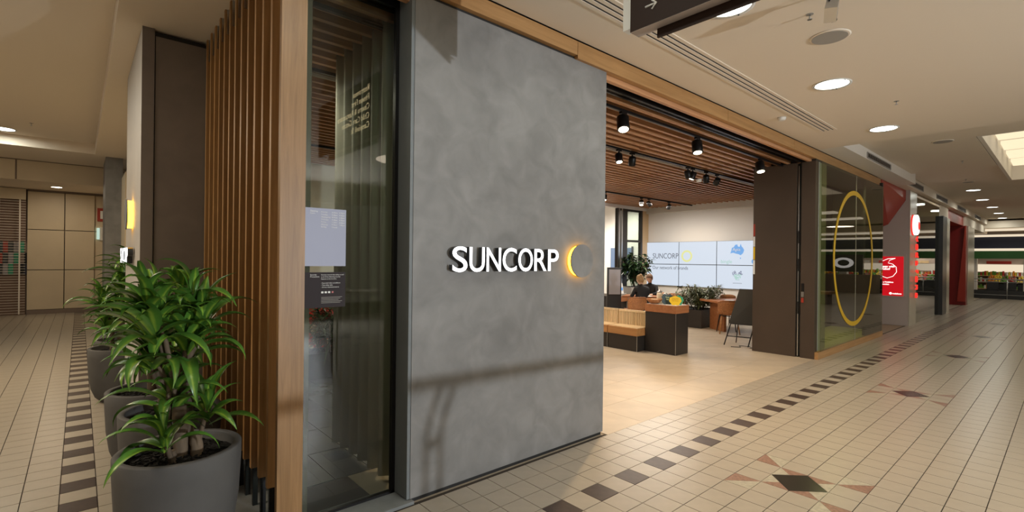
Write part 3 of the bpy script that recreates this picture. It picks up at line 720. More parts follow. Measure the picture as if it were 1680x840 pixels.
for k_, (c_, a, b) in enumerate((('red_paint', .25, .48), ('paper', .05, .24), ('yellow_card', -.2, .04), ('paper', -.48, -.21))): MB().box(-.003, 0, -.016, .016, a, b).build('band', c_, t)
t = thing('door_latch', 'black latch fittings in the slot between the dark panels', 'latch', (6.97, .86, 0))
for z in (.78, 1.55, 2.05): MB().box(-.02, .02, -.02, .02, z, z + .22).build('catch', 'black_metal', t)

# ================================================================== SHOP INTERIOR SHELL
struct(MB().box(12.0, 12.15, 3.0, 7.62, 0, 3.62).build('wall_back_screen', 'white_wall'))
struct(MB().box(11.86, 12.0, 2.0, 7.56, 3.32, 3.56).build('trim_11', 'white_wall'))
struct(MB().box(12.0, 12.15, 1.66, 3.0, 0, 3.62).build('wall_back_right', 'white_wall'))
struct(MB().box(11.62, 12.0, 7.30, 7.42, 0, 3.5).build('wall_reveal', 'beige_wall'))
# far window wall at y 7.3
struct(MB().box(-1.8, 9.4, 7.35, 7.45, 0, 3.62).build('wall_far', 'white_wall'))
struct(MB().box(9.4, 12.1, 7.26, 7.40, 3.40, 3.62).build('trim_12', 'white_wall'))
wn = struct(MB().box(10.5, 11.55, 7.33, 7.34, 0, 3.4).build('window_4', 'glass'))
for a, b in ((10.22, 10.27), (10.44, 10.50), (10.5, 10.76), (11.52, 11.62)): MB().box(a, b, 7.28, 7.38, 0, 3.4).build('mullion', 'bronze_dark' if a != 10.44 else 'steel', wn)
MB().box(10.27, 10.34, 7.27, 7.31, 0, 3.4).build('mullion', 'steel', wn)
MB().box(10.76, 11.55, 7.29, 7.36, 2.32, 2.39).build('transom', 'bronze_dark', wn); MB().box(10.27, 11.6, 7.29, 7.36, 3.33, 3.42).build('head', 'bronze_dark', wn)
# neighbouring room beyond the glass
struct(MB().box(8, 24, 13.0, 13.1, 0, 4.2).build('wall_beyond', 'cream_panel')); 
struct(MB().box(7, 16, 11.0, 11.05, 0, 1.95).build('wall_beyond_low', 'lilac_wall')); struct(MB().box(7, 16, 10.95, 11.05, 1.95, 2.5).build('trim_13', 'blue_band')); struct(MB().box(7, 16, 10.9, 11.05, 2.5, 2.58).build('trim_14', 'oak_lintel')); struct(MB().box(7, 16, 10.98, 11.05, 2.58, 4.0).build('wall_beyond_high', 'white_wall'))
struct(MB().box(7, 24, 7.5, 13.1, 4.0, 4.2).build('ceiling', 'white_wall'))
struct(MB().box(13.2, 13.3, 7.4, 11, 0, 4.0).build('wall_beyond_side', 'white_wall'))
t = thing('sky_window', 'small pale blue lit window beyond the ficus', 'window', (13.19, 9.3, 1.2)); MB().box(-.02, 0, -.5, .5, 0, 1.0).build('pane', 'sky_window', t); MB().box(-.04, 0, -.56, -.5, -.05, 1.05).build('frame', 'bronze_dark', t)
# video wall
vw = thing('video_wall', 'white video wall of six screens on the back wall of the shop', 'screen', (11.97, 0, 0))
for i, (y0, y1) in enumerate(((7.33, 6.10), (6.10, 4.83), (4.83, 3.56))):
    for (z0, z1) in ((.885, 1.60), (1.60, 2.34)):
        p_ = MB().box(-.03, .03, y1 + .004, y0 - .004, z0 + .004, z1 - .004).build('screen_panel', 'charcoal', vw)
        MB().box(-.033, -.030, y1 + .010, y0 - .010, z0 + .010, z1 - .010).build('display', 'screen_white', p_)
SX = -.036
def stx(body, m_, size, y, z, sx=1.0, off=0): return text('screen_text', body, m_, size, facing((SX, y, z), (0, -1, 0)), vw, .001, sx=sx, off=off)
stx('SUNCORP', 'screen_ink', .25, 7.08, 1.79, .84)
MB(); annulus(.13, .19, .002, 40, facing((SX, 5.82, 1.87), (0, -1, 0))).build('screen_ring', 'screen_yellow', vw)
stx('Our network of brands', 'screen_ink', .16, 7.08, 1.43, .86)
# brand marks: country outline, word, heart
pts = [(-.20, -.02), (-.24, -.12), (-.14, -.10), (-.04, -.13), (.06, -.15), (.12, -.18), (.20, -.12), (.24, -.02), (.20, .05), (.15, .10), (.12, .18), (.08, .08), (.02, .10), (.0, .16), (-.07, .15), (-.12, .08), (-.19, .05)]
MB().prism([(x * .85, y * .95) for x, y in pts], 0, .002).xf(facing((SX, 4.20, 2.07), (0, -1, 0))).build('country_mark', 'screen_blue', vw)
MB().prism([(-.02, -.2), (.02, -.2), (.0, -.25)], 0, .002).xf(facing((SX, 4.10, 2.03), (0, -1, 0))).build('island_mark', 'screen_blue', vw)
stx('Apia', 'paper', .13, 4.34, 2.03).location.x -= .003
stx('bingle', 'screen_mint', .15, 4.70, 1.66)
hp = []
for k_ in range(28):
    a = 2 * PI * k_ / 28; hp.append((.0115 * 16 * math.sin(a) ** 3 * .95, .0115 * (13 * math.cos(a) - 5 * math.cos(2 * a) - 2 * math.cos(3 * a) - math.cos(4 * a))))
rn = random.Random(5); hb = {0: MB(), 1: MB()}
for q in range(420):
    x, y = rn.uniform(-.19, .19), rn.uniform(-.18, .15)
    a = abs(x) / .19
    if y > .14 - .10 * abs(a - .5) * 2 or y < -.19 + .30 * a ** 1.2: continue
    s_ = .011; hb[0 if (y > .03 or abs(x) > .12) else 1].prism([(x - s_, y), (x, y - s_), (x + s_, y), (x, y + s_)], 0, .002)
hb[0].xf(facing((SX, 4.18, 1.30), (0, -1, 0))).build('heart_mark_edge', 'screen_purple', vw); hb[1].xf(facing((SX, 4.18, 1.30), (0, -1, 0))).build('heart_mark', 'screen_mint', vw)
MB().box(SX - .002, SX, 4.05, 4.32, 1.06, 1.07).build('heart_underline', 'screen_ink', vw)
MB().lathe([(.08, 0), (.08, .002)], 20).xf(facing((SX, 3.70, 1.72), (0, -1, 0))).build('round_mark', 'screen_blue', vw)
MB().box(-.02, .03, 6.0, 6.16, .85, .885).build('bracket', 'black_metal', vw)

# track lights
def track(y, x0, x1, lb, z=3.5):
    t = thing('light_track', lb, 'track', (0, y, z)); MB().box(x0, x1, -.018, .018, -.03, .0).build('rail', 'black_metal', t); return t
track(1.16, -1.7, 7.0, 'black track across the slat ceiling nearest the shopfront'); track(2.40, -1.7, 12, 'second black light track carrying the row of spotlights'); track(5.62, -1.7, 12, 'far black light track near the back of the shop')
t = thing('ceiling_slot', 'black recessed slot between the first timber slats', 'vent', (0, .88, 3.5)); MB().box(-1.7, 6.93, -.05, .05, 0, .08).build('channel', 'black_metal', t)
t = thing('slot_diffuser', 'grey louvred air slot beside the second light track', 'vent', (0, 2.56, 3.5)); 
for k_ in range(3): MB().box(-1.7, 12, -.05 + k_ * .035, -.03 + k_ * .035, -.004, -.0005).build('blade', 'grey_plastic', t)
SP = [(2.06, 1.16, 1, (1.1, .1, 0)), (3.82, 1.16, 1, (3.2, .5, 0)), (5.97, 1.16, 1, (5.3, .4, 0)), (3.66, 2.4, 0, (3.1, 1.5, 0)), (4.02, 2.4, 0, (5.2, 3.6, .5)), (5.80, 2.4, 0, (7.2, 2.3, 0)), (5.98, 2.4, 0, (5.4, 3.4, .4)), (6.50, 2.4, 0, (8.2, 3.2, .6)), (6.95, 2.4, 0, (9.1, 5.0, .8)),
      (9.07, 5.62, 0, (8.4, 5.2, .8)), (9.45, 5.62, 0, (12, 5.5, 1.5)), (10.5, 5.62, 0, (10.9, 7.0, 1.0)), (7.42, 5.62, 0, (6.5, 5.4, 0)), (1.4, 2.4, 0, (.6, 2.2, 0)), (.6, 1.16, 0, (.3, 1.8, 0))]
sp_lb = ['spotlight nearest the concrete wall on the front track', 'middle spotlight on the front track', 'spotlight beside the bronze wall on the front track', 'left one of the first pair on the second track', 'unlit right one of the first pair on the second track', 'first of the cluster of four on the second track', 'lit second of the cluster of four on the second track', 'third of the cluster of four on the second track', 'last of the cluster of four on the second track',
         'left of the two small far spotlights near the screen', 'right of the two small far spotlights near the screen', 'small spotlight above the left end of the video wall', 'far spotlight hard against the concrete wall edge', 'spotlight seen through the left shop glass', 'spotlight behind the concrete wall on the front track']
for (x, y, big, tg), lb in zip(SP, sp_lb):
    t = thing('track_spotlight', 'black ' + lb, 'spotlight', (x, y, 3.47), group=None)
    s_ = 1.25 if big else 1.0
    d = (Vector(tg) - Vector((x, y, 3.33))).normalized(); c0 = Vector((0, 0, -.13)); MB().box(-.05, .05, -.02, .02, -.025, 0).build('adapter', 'black_metal', t)
    MB().cyl((0, 0, -.09), (0, 0, -.02), .012, 8).build('neck', 'black_metal', t)
    a = c0 - d * .07 * s_; b = c0 + d * .075 * s_
    MB().tube([a, a + d * .01, b - d * .005, b], [.045 * s_, .058 * s_, .06 * s_, .058 * s_], 24).build('can', 'black_metal', t)
    MB().cyl(b, b + d * .002, .046 * s_, 20).build('lens', 'lamp_warm', t)
    pw = {0: 240, 1: 190, 2: 120, 3: 110, 4: 45, 5: 45, 6: 60, 7: 45, 8: 45}.get(sp_lb.index(lb), 45)
    spot('spot_lamp', Vector((x, y, 3.47)) + b + d * .03, tg, pw * (1.3 if sp_lb.index(lb) == 3 else 1), 100 if big else (34 if sp_lb.index(lb) == 3 else 60), (1, .72, .42), .8, .03)
tag(MB().lathe([(.05, -.06), (.06, -.02), (.06, 0)], 20).build('smoke_detector', 'white_plastic', loc=(7.35, 3.0, 3.5)), 'small white smoke detector on the timber slats of the shop', 'detector')

# counter and bench
t = thing('display_counter', 'square black counter with a cherry timber top band', 'counter', (5.26, 2.30, 0))
MB().box(.006, .44, .006, .64, 0, .748).build('body', 'black_cabinet', t, bevel=.003)
MB().box(.0, .006, .0, .006, 0, .75).build('corner_trim', 'steel', t)
MB().box(-.004, .45, -.004, .645, .752, .895).build('top_band', 'cherry_timber', t, bevel=.004)
MB().box(.02, .43, .02, .62, .893, .898).build('inlay', 'paper', t)
bx = (5.30, 2.34)
t = thing('biscuit_bowl', 'round wicker bowl of wrapped treats on the black counter', 'bowl', (5.38, 2.82, .898)); MB().lathe([(.06, 0), (.11, .03), (.15, .085), (.145, .088), (.10, .035), (.05, .01)], 24, cap=False).build('bowl', 'wicker', t)
MB().lathe([(.001, .012), (.09, .02), (.12, .055), (.06, .085), (.001, .09)], 18, cap=False).build('sweets', 'bench_pale_timber', t)
for k_, (x, y, h) in enumerate(((5.62, 2.86, .20), (5.60, 2.72, .16))):
    t = thing('glass_jar', ['taller', 'shorter'][k_] + ' glass jar with a clear lid behind the wicker bowl', 'jar', (x, y, .898)); MB().lathe([(.05, 0), (.055, .01), (.055, h * .85), (.045, h)], 18).build('jar', 'glass_jar', t); MB().lathe([(.05, h), (.05, h + .02), (.015, h + .03), (.015, h + .05)], 16).build('lid', 'steel', t)
def card(name, m_, c, wdt, hgt, lean, rz, label, bod, ink, shape):
    t = thing(name, label, 'card', c, rz)
    if shape == 'round': P = [(wdt / 2 * math.cos(a), hgt / 2 + hgt / 2 * math.sin(a)) for a in [2 * PI * q / 24 for q in range(24)]]
    elif shape == 'leaf': P = [(-wdt * .25, 0), (wdt * .25, 0), (wdt * .5, hgt * .45), (wdt * .42, hgt * .8), (0, hgt), (-wdt * .42, hgt * .8), (-wdt * .5, hgt * .45)]
    else: P = [(-wdt * .3, 0), (wdt * .3, 0), (wdt * .5, hgt * .25), (wdt * .42, hgt * .5), (wdt * .5, hgt * .72), (wdt * .25, hgt), (0, hgt * .85), (-wdt * .25, hgt), (-wdt * .5, hgt * .72), (-wdt * .42, hgt * .5), (-wdt * .5, hgt * .25)]
    rot = Matrix.Rotation(PI / 2 - lean, 4, 'X')
    MB().prism(P, -.004, 0).xf(rot).build('board', m_, t)
    for k_, b in enumerate(bod): text('lettering', b, ink, hgt * .16, rot @ Matrix.Translation((0, hgt * (.62 - .2 * k_), .001)), t, .0005, 'CENTER')
    MB().box(-.01, .01, .0, .08, 0, .006).build('stand', 'paper', t)
rzc = -.75
card('clover_card', 'teal_card', (5.40, 2.55, .90), .22, .20, .2, rzc, 'dark teal scalloped card on the counter, left of the yellow one', ['Kung', 'Hei'], 'screen_yellow', 'clover')
card('oval_card', 'yellow_card', (5.36, 2.37, .90), .22, .19, .5, rzc - .2, 'yellow oval card with handwriting on the counter corner', ['Gung Hay', 'Fat Choy'], 'brass_ink', 'leaf')
card('green_card', 'green_card', (5.50, 2.38, .90), .17, .19, .45, rzc - .2, 'green card behind the yellow one on the counter', ['New', 'Year'], 'paper', 'leaf')

for bi, (y0, y1) in enumerate(((2.955, 3.62), (3.64, 4.6))):
    t = thing('bench', ['timber bench with slatted back, beside the black counter', 'second timber bench, mostly hidden by the concrete wall'][bi], 'bench', (5.01, y0, 0), group=None); L_ = y1 - y0
    MB().box(.02, .38, .0, L_, 0, .285).build('base', 'black_cabinet', t, bevel=.003)
    MB().box(.016, .02, -.002, .006, 0, .285).build('corner_trim', 'steel', t)
    MB().box(0, .42, -.004, L_, .29, .43).build('seat', 'bench_timber', t, bevel=.004)
    MB().box(.02, .39, .01, L_ - .01, .431, .44).build('seat_pad', 'bench_pale_timber', t)
    n_ = int(L_ / .034)
    for q in range(n_): MB().box(.36, .385, .012 + q * L_ / n_, .012 + q * L_ / n_ + .022, .44, .70).build('slat', 'bench_pale_timber', t)
    MB().box(.355, .39, 0, L_, .695, .735).build('top_rail', 'bench_pale_timber', t); MB().box(.385, .40, 0, L_, .44, .70).build('back_panel', 'bench_pale_timber', t)

# wicker chairs
def make_chair(label, loc, rz, grp):
    t = thing('wicker_chair', label, 'chair', loc, rz, grp)
    # shell : seat and curved back, front toward +y local
    vs = []; fs = []; nu, nv = 14, 10
    for j in range(nv + 1):
        v = j / nv
        for i in range(nu + 1):
            u = i / nu * 2 - 1
            if v < .5: q = v / .5; x = u * (.22 + .02 * q); y = .21 - .40 * q; z = .44 + .02 * u * u * (1 + q) - .01 * math.sin(q * PI)
            else: q = (v - .5) / .5; hw = .245 + .015 * math.sin(q * PI); x = u * hw; y = -.19 - .06 * q + .10 * u * u * (.6 + .4 * q); z = .44 + .34 * q + .03 * u * u * (1 - q) - (.05 * u ** 6) * q
            vs.append((x, y, z))
    for j in range(nv):
        for i in range(nu): a = j * (nu + 1) + i; fs.append((a, a + 1, a + nu + 2, a + nu + 1))
    s_ = MB().add(vs, fs, True).build('shell', 'wicker', t); sd = s_.modifiers.new('s', 'SOLIDIFY'); sd.thickness = .018
    MB().tube([vs[nv * (nu + 1) + i] for i in range(nu + 1)], .012, 8).build('back_rim', 'wicker', t)
    for sx in (-1, 1):
        MB().tube([(sx * .16, .15, .42), (sx * .22, .22, 0)], [.016, .011], 8).build('leg', 'black_metal', t)
        MB().tube([(sx * .16, -.14, .42), (sx * .22, -.24, 0)], [.018, .012], 8).build('leg', 'bench_timber', t)
    MB().tube([(-.17, .15, .415), (.17, .15, .415), (.17, -.14, .415), (-.17, -.14, .415), (-.17, .15, .415)], .011, 6).build('seat_frame', 'black_metal', t)
    return t
fz = math.atan2(fwv[1], fwv[0]) - PI / 2        # rz with +y local pointing away from the camera
ch = make_chair('wicker chair with its back to the camera, right of the black planter', (8.85, 3.02, 0), fz - .25, 'wicker chairs in the shop')
copy_tree(ch, (7.88, 4.97, 0), fz + .15, 'wicker chair the woman in black is sitting on')
copy_tree(ch, (9.75, 4.9, 0), fz + PI - .3, 'wicker chair behind the counter, only its back rim showing over the table')
copy_tree(ch, (10.6, 3.75, 0), fz + PI + .2, 'wicker chair on the far side of the right-hand table')
copy_tree(ch, (9.70, 5.50, 0), fz + PI - .5, 'wicker chair the far dark-haired person is sitting on')

def table(name, label, loc, rz, L_, W_, h, grp=None):
    t = thing(name, label, 'table', loc, rz, grp)
    MB().box(-L_ / 2, L_ / 2, -W_ / 2, W_ / 2, h - .05, h).build('tabletop', 'cherry_timber', t, bevel=.004)
    for sx in (-1, 1): MB().box(sx * (L_ / 2 - .25) - .03, sx * (L_ / 2 - .25) + .03, -W_ / 2 + .12, W_ / 2 - .12, 0, h - .05).build('leg', 'cherry_timber', t)
    MB().box(-L_ / 2 + .28, L_ / 2 - .28, -.03, .03, h - .16, h - .05).build('stretcher', 'black_metal', t)
    return t
table('timber_table', 'timber table with papers behind the wicker chair on the right', (9.75, 3.05, 0), -.55, 1.9, .85, .75)
table('timber_table', 'timber table the two seated people share', (8.84, 5.24, 0), 2.02, 1.25, .66, .75)
for k_, (x, y, r) in enumerate(((9.3, 3.2, .3), (9.75, 2.85, .9), (10.1, 2.9, 1.4))): tag(MB().box(-.15, .15, -.105, .105, 0, .004 + .004 * k_).xf(Matrix.Rotation(r, 4, 'Z')).build('paper_sheet', 'paper', loc=(x, y, .75)), ['white paper at the left end of the right-hand table', 'white papers in the middle of the right-hand table', 'white papers at the far end of the right-hand table'][k_], 'paper')
for k_, (x, y, r) in enumerate(((8.70, 5.15, .3), (9.0, 5.42, .9))): tag(MB().box(-.15, .15, -.105, .105, 0, .006).xf(Matrix.Rotation(r, 4, 'Z')).build('paper_sheet', 'paper', loc=(x, y, .75)), ['white paper in front of the woman in black', 'white paper beside the far dark-haired person'][k_], 'paper')
t = thing('telephone', 'dark desk telephone with a pale keypad on the shared table', 'telephone', (8.98, 4.92, .75), .6); MB().box(-.10, .10, -.1, .1, 0, .05).build('base', 'charcoal', t, bevel=.01); MB().box(-.09, -.04, -.11, .11, .05, .08).build('handset', 'charcoal', t, bevel=.01); MB().box(-.01, .08, -.07, .05, .05, .055).build('keypad', 'paper', t)

# leaning black easel board
t = thing('easel_board', 'folding black easel with a blank blackboard beside the bronze wall', 'easel', (7.19, 2.11, 0), 0)
FL, FR, BL, BR_ = Vector((-.04, .20, 0)), Vector((.06, -.24, 0)), Vector((.42, .16, 0)), Vector((.50, -.22, 0))
TL, TR = Vector((.34, .02, 1.14)), Vector((.40, -.40, 1.14))
MB().tube([FL, FL.lerp(TL, .40), TL], .012, 8).build('leg', 'black_metal', t); MB().tube([FR, TR], .012, 8).build('leg', 'black_metal', t)
MB().tube([BL, TL], .010, 8).build('leg', 'black_metal', t); MB().tube([BR_, TR], .010, 8).build('leg', 'black_metal', t)
MB().tube([FL.lerp(TL, .38), FR.lerp(TR, .38)], .012, 8).build('ledge', 'black_metal', t); MB().tube([FL.lerp(TL, .16), FR.lerp(TR, .16)], .010, 8).build('crossbar', 'black_metal', t)
a, b, c_, d = FL.lerp(TL, .38), FR.lerp(TR, .38), TR, TL
n_ = (b - a).cross(d - a).normalized() * .012; mb = MB(); e_ = (b - a).normalized() * .04
mb.add([a - e_ - n_, b + e_ - n_, c_ + e_ - n_, d - e_ - n_, a - e_ + n_, b + e_ + n_, c_ + e_ + n_, d - e_ + n_], [(0, 3, 2, 1), (4, 5, 6, 7), (0, 1, 5, 4), (1, 2, 6, 5), (2, 3, 7, 6), (3, 0, 4, 7)]).build('board', 'blackboard', t)
tag(MB().tube([(7.0, 2.1, .008), (7.1, 1.95, .008), (7.25, 2.05, .008), (7.3, 1.85, .008), (7.15, 1.78, .008), (7.35, 1.74, .008)], .006, 6).build('power_cord', 'black_metal'), 'thin black power cord curled on the floor under the easel', 'cord')

# planters in the shop
def shrub(name, label, loc, R_, H_, n_, lm, lens, grp=None, seed=1, spread=1.0, stems=14):
    t = thing(name, label, 'plant', loc, group=grp); rn = random.Random(seed); sm = MB(); vs = []; fs = []; uvs = []
    for q in range(stems):
        a = rn.uniform(0, 2 * PI); rr = R_ * rn.uniform(.15, 1) * spread; top = Vector((rr * math.cos(a), rr * math.sin(a), H_ * rn.uniform(.55, 1)))
        base = Vector((top.x * .25, top.y * .25, 0)); mid = base.lerp(top, .5) + Vector((0, 0, .06 * H_)); sm.tube([base, mid, top], .006, 5)
        for k_ in range(n_ // stems):
            f_ = rn.uniform(.25, 1); p = base.lerp(mid, f_ * 2) if f_ < .5 else mid.lerp(top, f_ * 2 - 1)
            aa = rn.uniform(0, 2 * PI); el = rn.uniform(-.5, .9); L_ = lens[0] * rn.uniform(.7, 1.2); W_ = lens[1] * rn.uniform(.8, 1.2)
            d = Vector((math.cos(aa) * math.cos(el), math.sin(aa) * math.cos(el), math.sin(el))); s_ = d.cross(Vector((0, 0, 1))).normalized() * W_ / 2; u_ = s_.cross(d).normalized() * W_ * .2
            b_ = len(vs); vs += [p, p + d * L_ * .4 + s_ + u_, p + d * L_ * .45, p + d * L_ * .4 - s_ + u_, p + d * L_ + Vector((0, 0, -.25 * L_))]
            fs += [(b_, b_ + 1, b_ + 2), (b_, b_ + 2, b_ + 3), (b_ + 1, b_ + 4, b_ + 2), (b_ + 2, b_ + 4, b_ + 3)]; uvs += [(.5, 0), (0, .5), (.5, .5), (1, .5), (.5, 1)]
    stuff(sm.build('stems', 'bark', t)); me = D.meshes.new('foliage'); me.from_pydata([tuple(v) for v in vs], [], fs); ul = me.uv_layers.new(name='UVMap')
    for lp in me.loops: ul.data[lp.index].uv = uvs[lp.vertex_index]
    me.materials.append(M(lm)); o_ = D.objects.new('foliage', me); C.objects.link(o_); o_.parent = t; stuff(o_); return t
def trough(label, x0, x1, y0, y1, h, m_='black_cabinet'):
    t = thing('planter_box', label, 'planter', (x0, y0, 0)); w_, d_ = x1 - x0, y1 - y0
    mb = MB().box(0, w_, 0, .02, 0, h).box(0, w_, d_ - .02, d_, 0, h).box(0, .02, .02, d_ - .02, 0, h).box(w_ - .02, w_, .02, d_ - .02, 0, h).box(.02, w_ - .02, .02, d_ - .02, 0, .03); mb.build('box', m_, t)
    MB().box(.021, w_ - .021, .021, d_ - .021, .03, h - .04).build('soil', 'soil', t); return t
trough('black planter box between the counter and the wicker chair', 9.05, 9.95, 3.80, 4.9, .46)
shrub('bushy_plant', 'olive green bushy plant in the black planter box', (9.55, 4.12, .42), .70, .66, 2200, 'olive_leaf', (.19, .034), seed=4, stems=40)
trough('tall pale grey planter box behind the seated woman', 10.05, 11.2, 6.6, 7.1, .88, 'grey_plastic')
shrub('ficus', 'broad dark leaved ficus in the tall grey planter by the window', (10.6, 6.85, .84), .55, 1.12, 520, 'dark_leaf', (.22, .13), seed=6, stems=22)
trough('black planter box behind the left shop glass', -.9, .9, 4.55, 5.0, .36, 'charcoal')
shrub('bushy_plant', 'dark strap-leaved plant seen through the left shop glass', (-.02, 4.78, .32), .55, .72, 700, 'dark_leaf', (.36, .032), seed=8, stems=20)
t = thing('red_poster', 'red and gold poster behind the dark plant, seen through the left glass', 'poster', (.42, 6.2, 0)); MB().box(-.9, .40, 0, .03, 0, 1.12).build('board', 'poster_red', t)
rn = random.Random(2)
for q in range(16): MB().ball((rn.uniform(-.5, .34), -.005, rn.uniform(.1, .5)), rn.uniform(.03, .07), 8, (1, .1, 1)).build('gold_motif', 'bench_pale_timber', t)

# people
def human(label, loc, rz, hair, face_down=.35, lean=.22, bun=False, arms=True):
    t = thing('person', label, 'person', loc, rz)
    V = [(0, 0, .50), (0, .03, .62), (0, .07, .80), (0, .11, .98), (0, .13, 1.06), (0, .155, 1.12)]   # pelvis..neck, front = +y
    R = [.15, .125, .135, .13, .06, .05]
    E = [(0, 1), (1, 2), (2, 3), (3, 4), (4, 5)]
    for sx in (-1, 1):
        b_ = len(V); V += [(sx * .17, .10, .99), (sx * .22, .19, .80), (sx * .14, .40, .80)]; R += [.065, .048, .036]; E += [(3, b_), (b_, b_ + 1), (b_ + 1, b_ + 2)]
        b_ = len(V); V += [(sx * .10, .12, .49), (sx * .12, .42, .49), (sx * .12, .46, .12), (sx * .12, .58, .05)]; R += [.085, .062, .045, .035]; E += [(0, b_), (b_, b_ + 1), (b_ + 1, b_ + 2), (b_ + 2, b_ + 3)]
    me = D.meshes.new('body'); me.from_pydata(V, E, []); me.update(); o_ = D.objects.new('body', me); C.objects.link(o_); o_.parent = t
    sk = o_.modifiers.new('skin', 'SKIN'); sk.use_smooth_shade = True
    for i, v in enumerate(me.skin_vertices[0].data): v.radius = (R[i], R[i] * (.78 if i < 4 else 1)); v.use_root = (i == 0)
    sb = o_.modifiers.new('sub', 'SUBSURF'); sb.levels = 2; sb.render_levels = 2; me.materials.append(M('black_cloth'))
    Hc = Vector((0, .19, 1.225)); mt = Matrix.Translation(Hc) @ Matrix.Rotation(-face_down, 4, 'X')
    hd = MB(); hd.ball((0, 0, 0), .105, 18, (.80, .95, 1.08)); hd.ball((0, .035, -.06), .06, 12, (.85, .9, 1)); hd.ball((0, .105, -.02), .016, 8, (.8, 1, 1.5)); hd.tube([(0, -.02, -.14), (0, -.01, -.06)], [.05, .05], 12)
    for sx in (-1, 1): hd.ball((sx * .086, -.005, -.01), .022, 8, (.4, .8, 1.2))
    hd.xf(mt).build('head', 'skin', t)
    fc = MB()
    for sx in (-1, 1): fc.ball((sx * .032, .092, .012), .010, 8, (1.3, .6, .7))
    fc.ball((0, .098, -.062), .014, 8, (1.6, .4, .4)); fc.xf(mt).build('features', 'brown_hair', t)
    hr = MB(); hr.ball((0, -.018, .022), .112, 18, (.84, .94, 1.04)); hr.ball((0, -.05, -.03), .085, 14, (.95, .8, 1))
    if bun: hr.ball((0, -.085, .085), .045, 12)
    hr.xf(mt).build('hair', hair, t)
    for sx in (-1, 1):
        hn = MB(); w_ = Vector((sx * .14, .40, .80)); hn.ball(tuple(w_ + Vector((-sx * .015, .05, -.005))), .04, 10, (.8, 1, .45))
        for q in range(4):
            st = w_ + Vector((-sx * .045 + sx * q * .018, .08, -.005)); hn.tube([st, st + Vector((-sx * .003, .035, -.003)), st + Vector((-sx * .006, .06 - abs(q - 1.5) * .006, -.018))], [.009, .008, .006], 6)
        hn.tube([w_ + Vector((-sx * .03, .03, 0)), w_ + Vector((-sx * .06, .06, -.005)), w_ + Vector((-sx * .065, .085, -.01))], [.010, .009, .007], 6); hn.build('hand', 'skin', t)
    return t
human('woman with a blonde bun and black top, seated with her back to us', (8.17, 4.92, -.02), fz + .25, 'blonde_hair', .45, bun=True)
human('fair-haired person in a dark top bending over the table', (9.50, 5.56, -.02), fz + PI - .5, 'brown_hair', .55)

# things glimpsed beyond the concrete wall edge
t = thing('screen_stand', 'dark framed upright screen at the edge of the concrete wall', 'screen', (9.0, 6.3, 0), fz); MB().box(-.35, .06, -.03, .03, 0, 1.50).build('frame', 'bronze_dark', t); MB().box(-.30, .03, -.035, -.03, .72, 1.44).build('panel', 'lilac_wall', t); MB().box(-.33, .05, -.036, -.03, .05, .68).build('lower_panel', 'charcoal', t)
t = thing('side_desk', 'low desk with a timber edge beneath the white bag', 'desk', (9.95, 6.75, 0), 0); MB().box(-.5, .25, 0, .5, .60, .68).build('desktop', 'grey_plastic', t); MB().box(-.5, .25, -.02, .0, .44, .60).build('front_rail', 'cherry_timber', t); MB().box(-.48, .23, .03, .48, 0, .60).build('body', 'black_cabinet', t)
t = thing('paper_bag', 'white paper bag with red and blue print on the low desk', 'bag', (9.80, 6.85, .68), -.2); MB().add([(-.11, -.05, 0), (.11, -.05, 0), (.11, .05, 0), (-.11, .05, 0), (-.07, -.02, .30), (.08, -.02, .32), (.08, .02, .32), (-.07, .02, .30)], [(0, 3, 2, 1), (4, 5, 6, 7), (0, 1, 5, 4), (1, 2, 6, 5), (2, 3, 7, 6), (3, 0, 4, 7)]).build('bag', 'paper', t)
MB().box(-.06, -.01, -.053, -.048, .10, .19).build('red_print', 'red_paint', t); MB().box(.0, .07, -.053, -.048, .10, .19).build('blue_print', 'screen_blue', t)

# ================================================================== NOTICES ON THE LEFT GLASS
def wgrad():
    m = D.materials.new('notice_glow'); m.use_nodes = True; b = m.node_tree.nodes['Principled BSDF']; b.inputs['Base Color'].default_value = (.13, .14, .19, 1); b.inputs['Specular IOR Level'].default_value = .2; b.inputs['Roughness'].default_value = .4; b.inputs['Emission Color'].default_value = (.62, .62, .75, 1); b.inputs['Emission Strength'].default_value = .26; MATS['notice_glow'] = m  # even glow put into the sheet's colour; nothing lights it from behind
wgrad()
t = thing('hours_notice', 'pale blue opening hours notice on the left shop glass', 'notice', (-1.74, .834, 0))
MB().box(0, .292, 0, .003, 1.645, 2.02).build('sheet', 'notice_glow', t)
text('lettering', 'Opening\nhours', 'paper', .014, NEGY((.055, -.001, 1.995)), t, .0002)
for k_, (a, b) in enumerate((('Monday', '9.30am   4.30pm'), ('Tuesday', '9.30am   4.30pm'), ('Wednesday', '9.30am   4.30pm'), ('Thursday', '9.30am   4.30pm'), ('Friday', '9.30am   5.00pm'), ('Saturday', '9.30am   1.00pm'), ('Sunday', 'Closed'))):
    text('lettering', a, 'paper', .013, NEGY((.125, -.001, 1.992 - k_ * .016)), t, .0002); text('lettering', b, 'paper', .013, NEGY((.195, -.001, 1.992 - k_ * .016)), t, .0002)
t = thing('security_notice', 'dark grey security precautions notice below the pale one', 'notice', (-1.74, .834, 0))
mat('notice_dark', (.035, .028, .030), .6, spec=.15)
MB().box(0, .292, 0, .003, 1.375, 1.605).build('sheet', 'notice_dark', t)
text('lettering', 'Security\nPrecautions', 'paper', .0125, NEGY((.060, -.001, 1.585)), t, .0002)
for k_, s_ in enumerate(('Suncorp records data safety as well', 'as all of the following security', 'features at this location:', '', '- Recorded video surveillance', '- Time delay safes', '- 24 hour monitored alarms')): 
    if s_: text('lettering', s_, 'paper', .0105, NEGY((.130, -.001, 1.585 - k_ * .0135)), t, .0002)
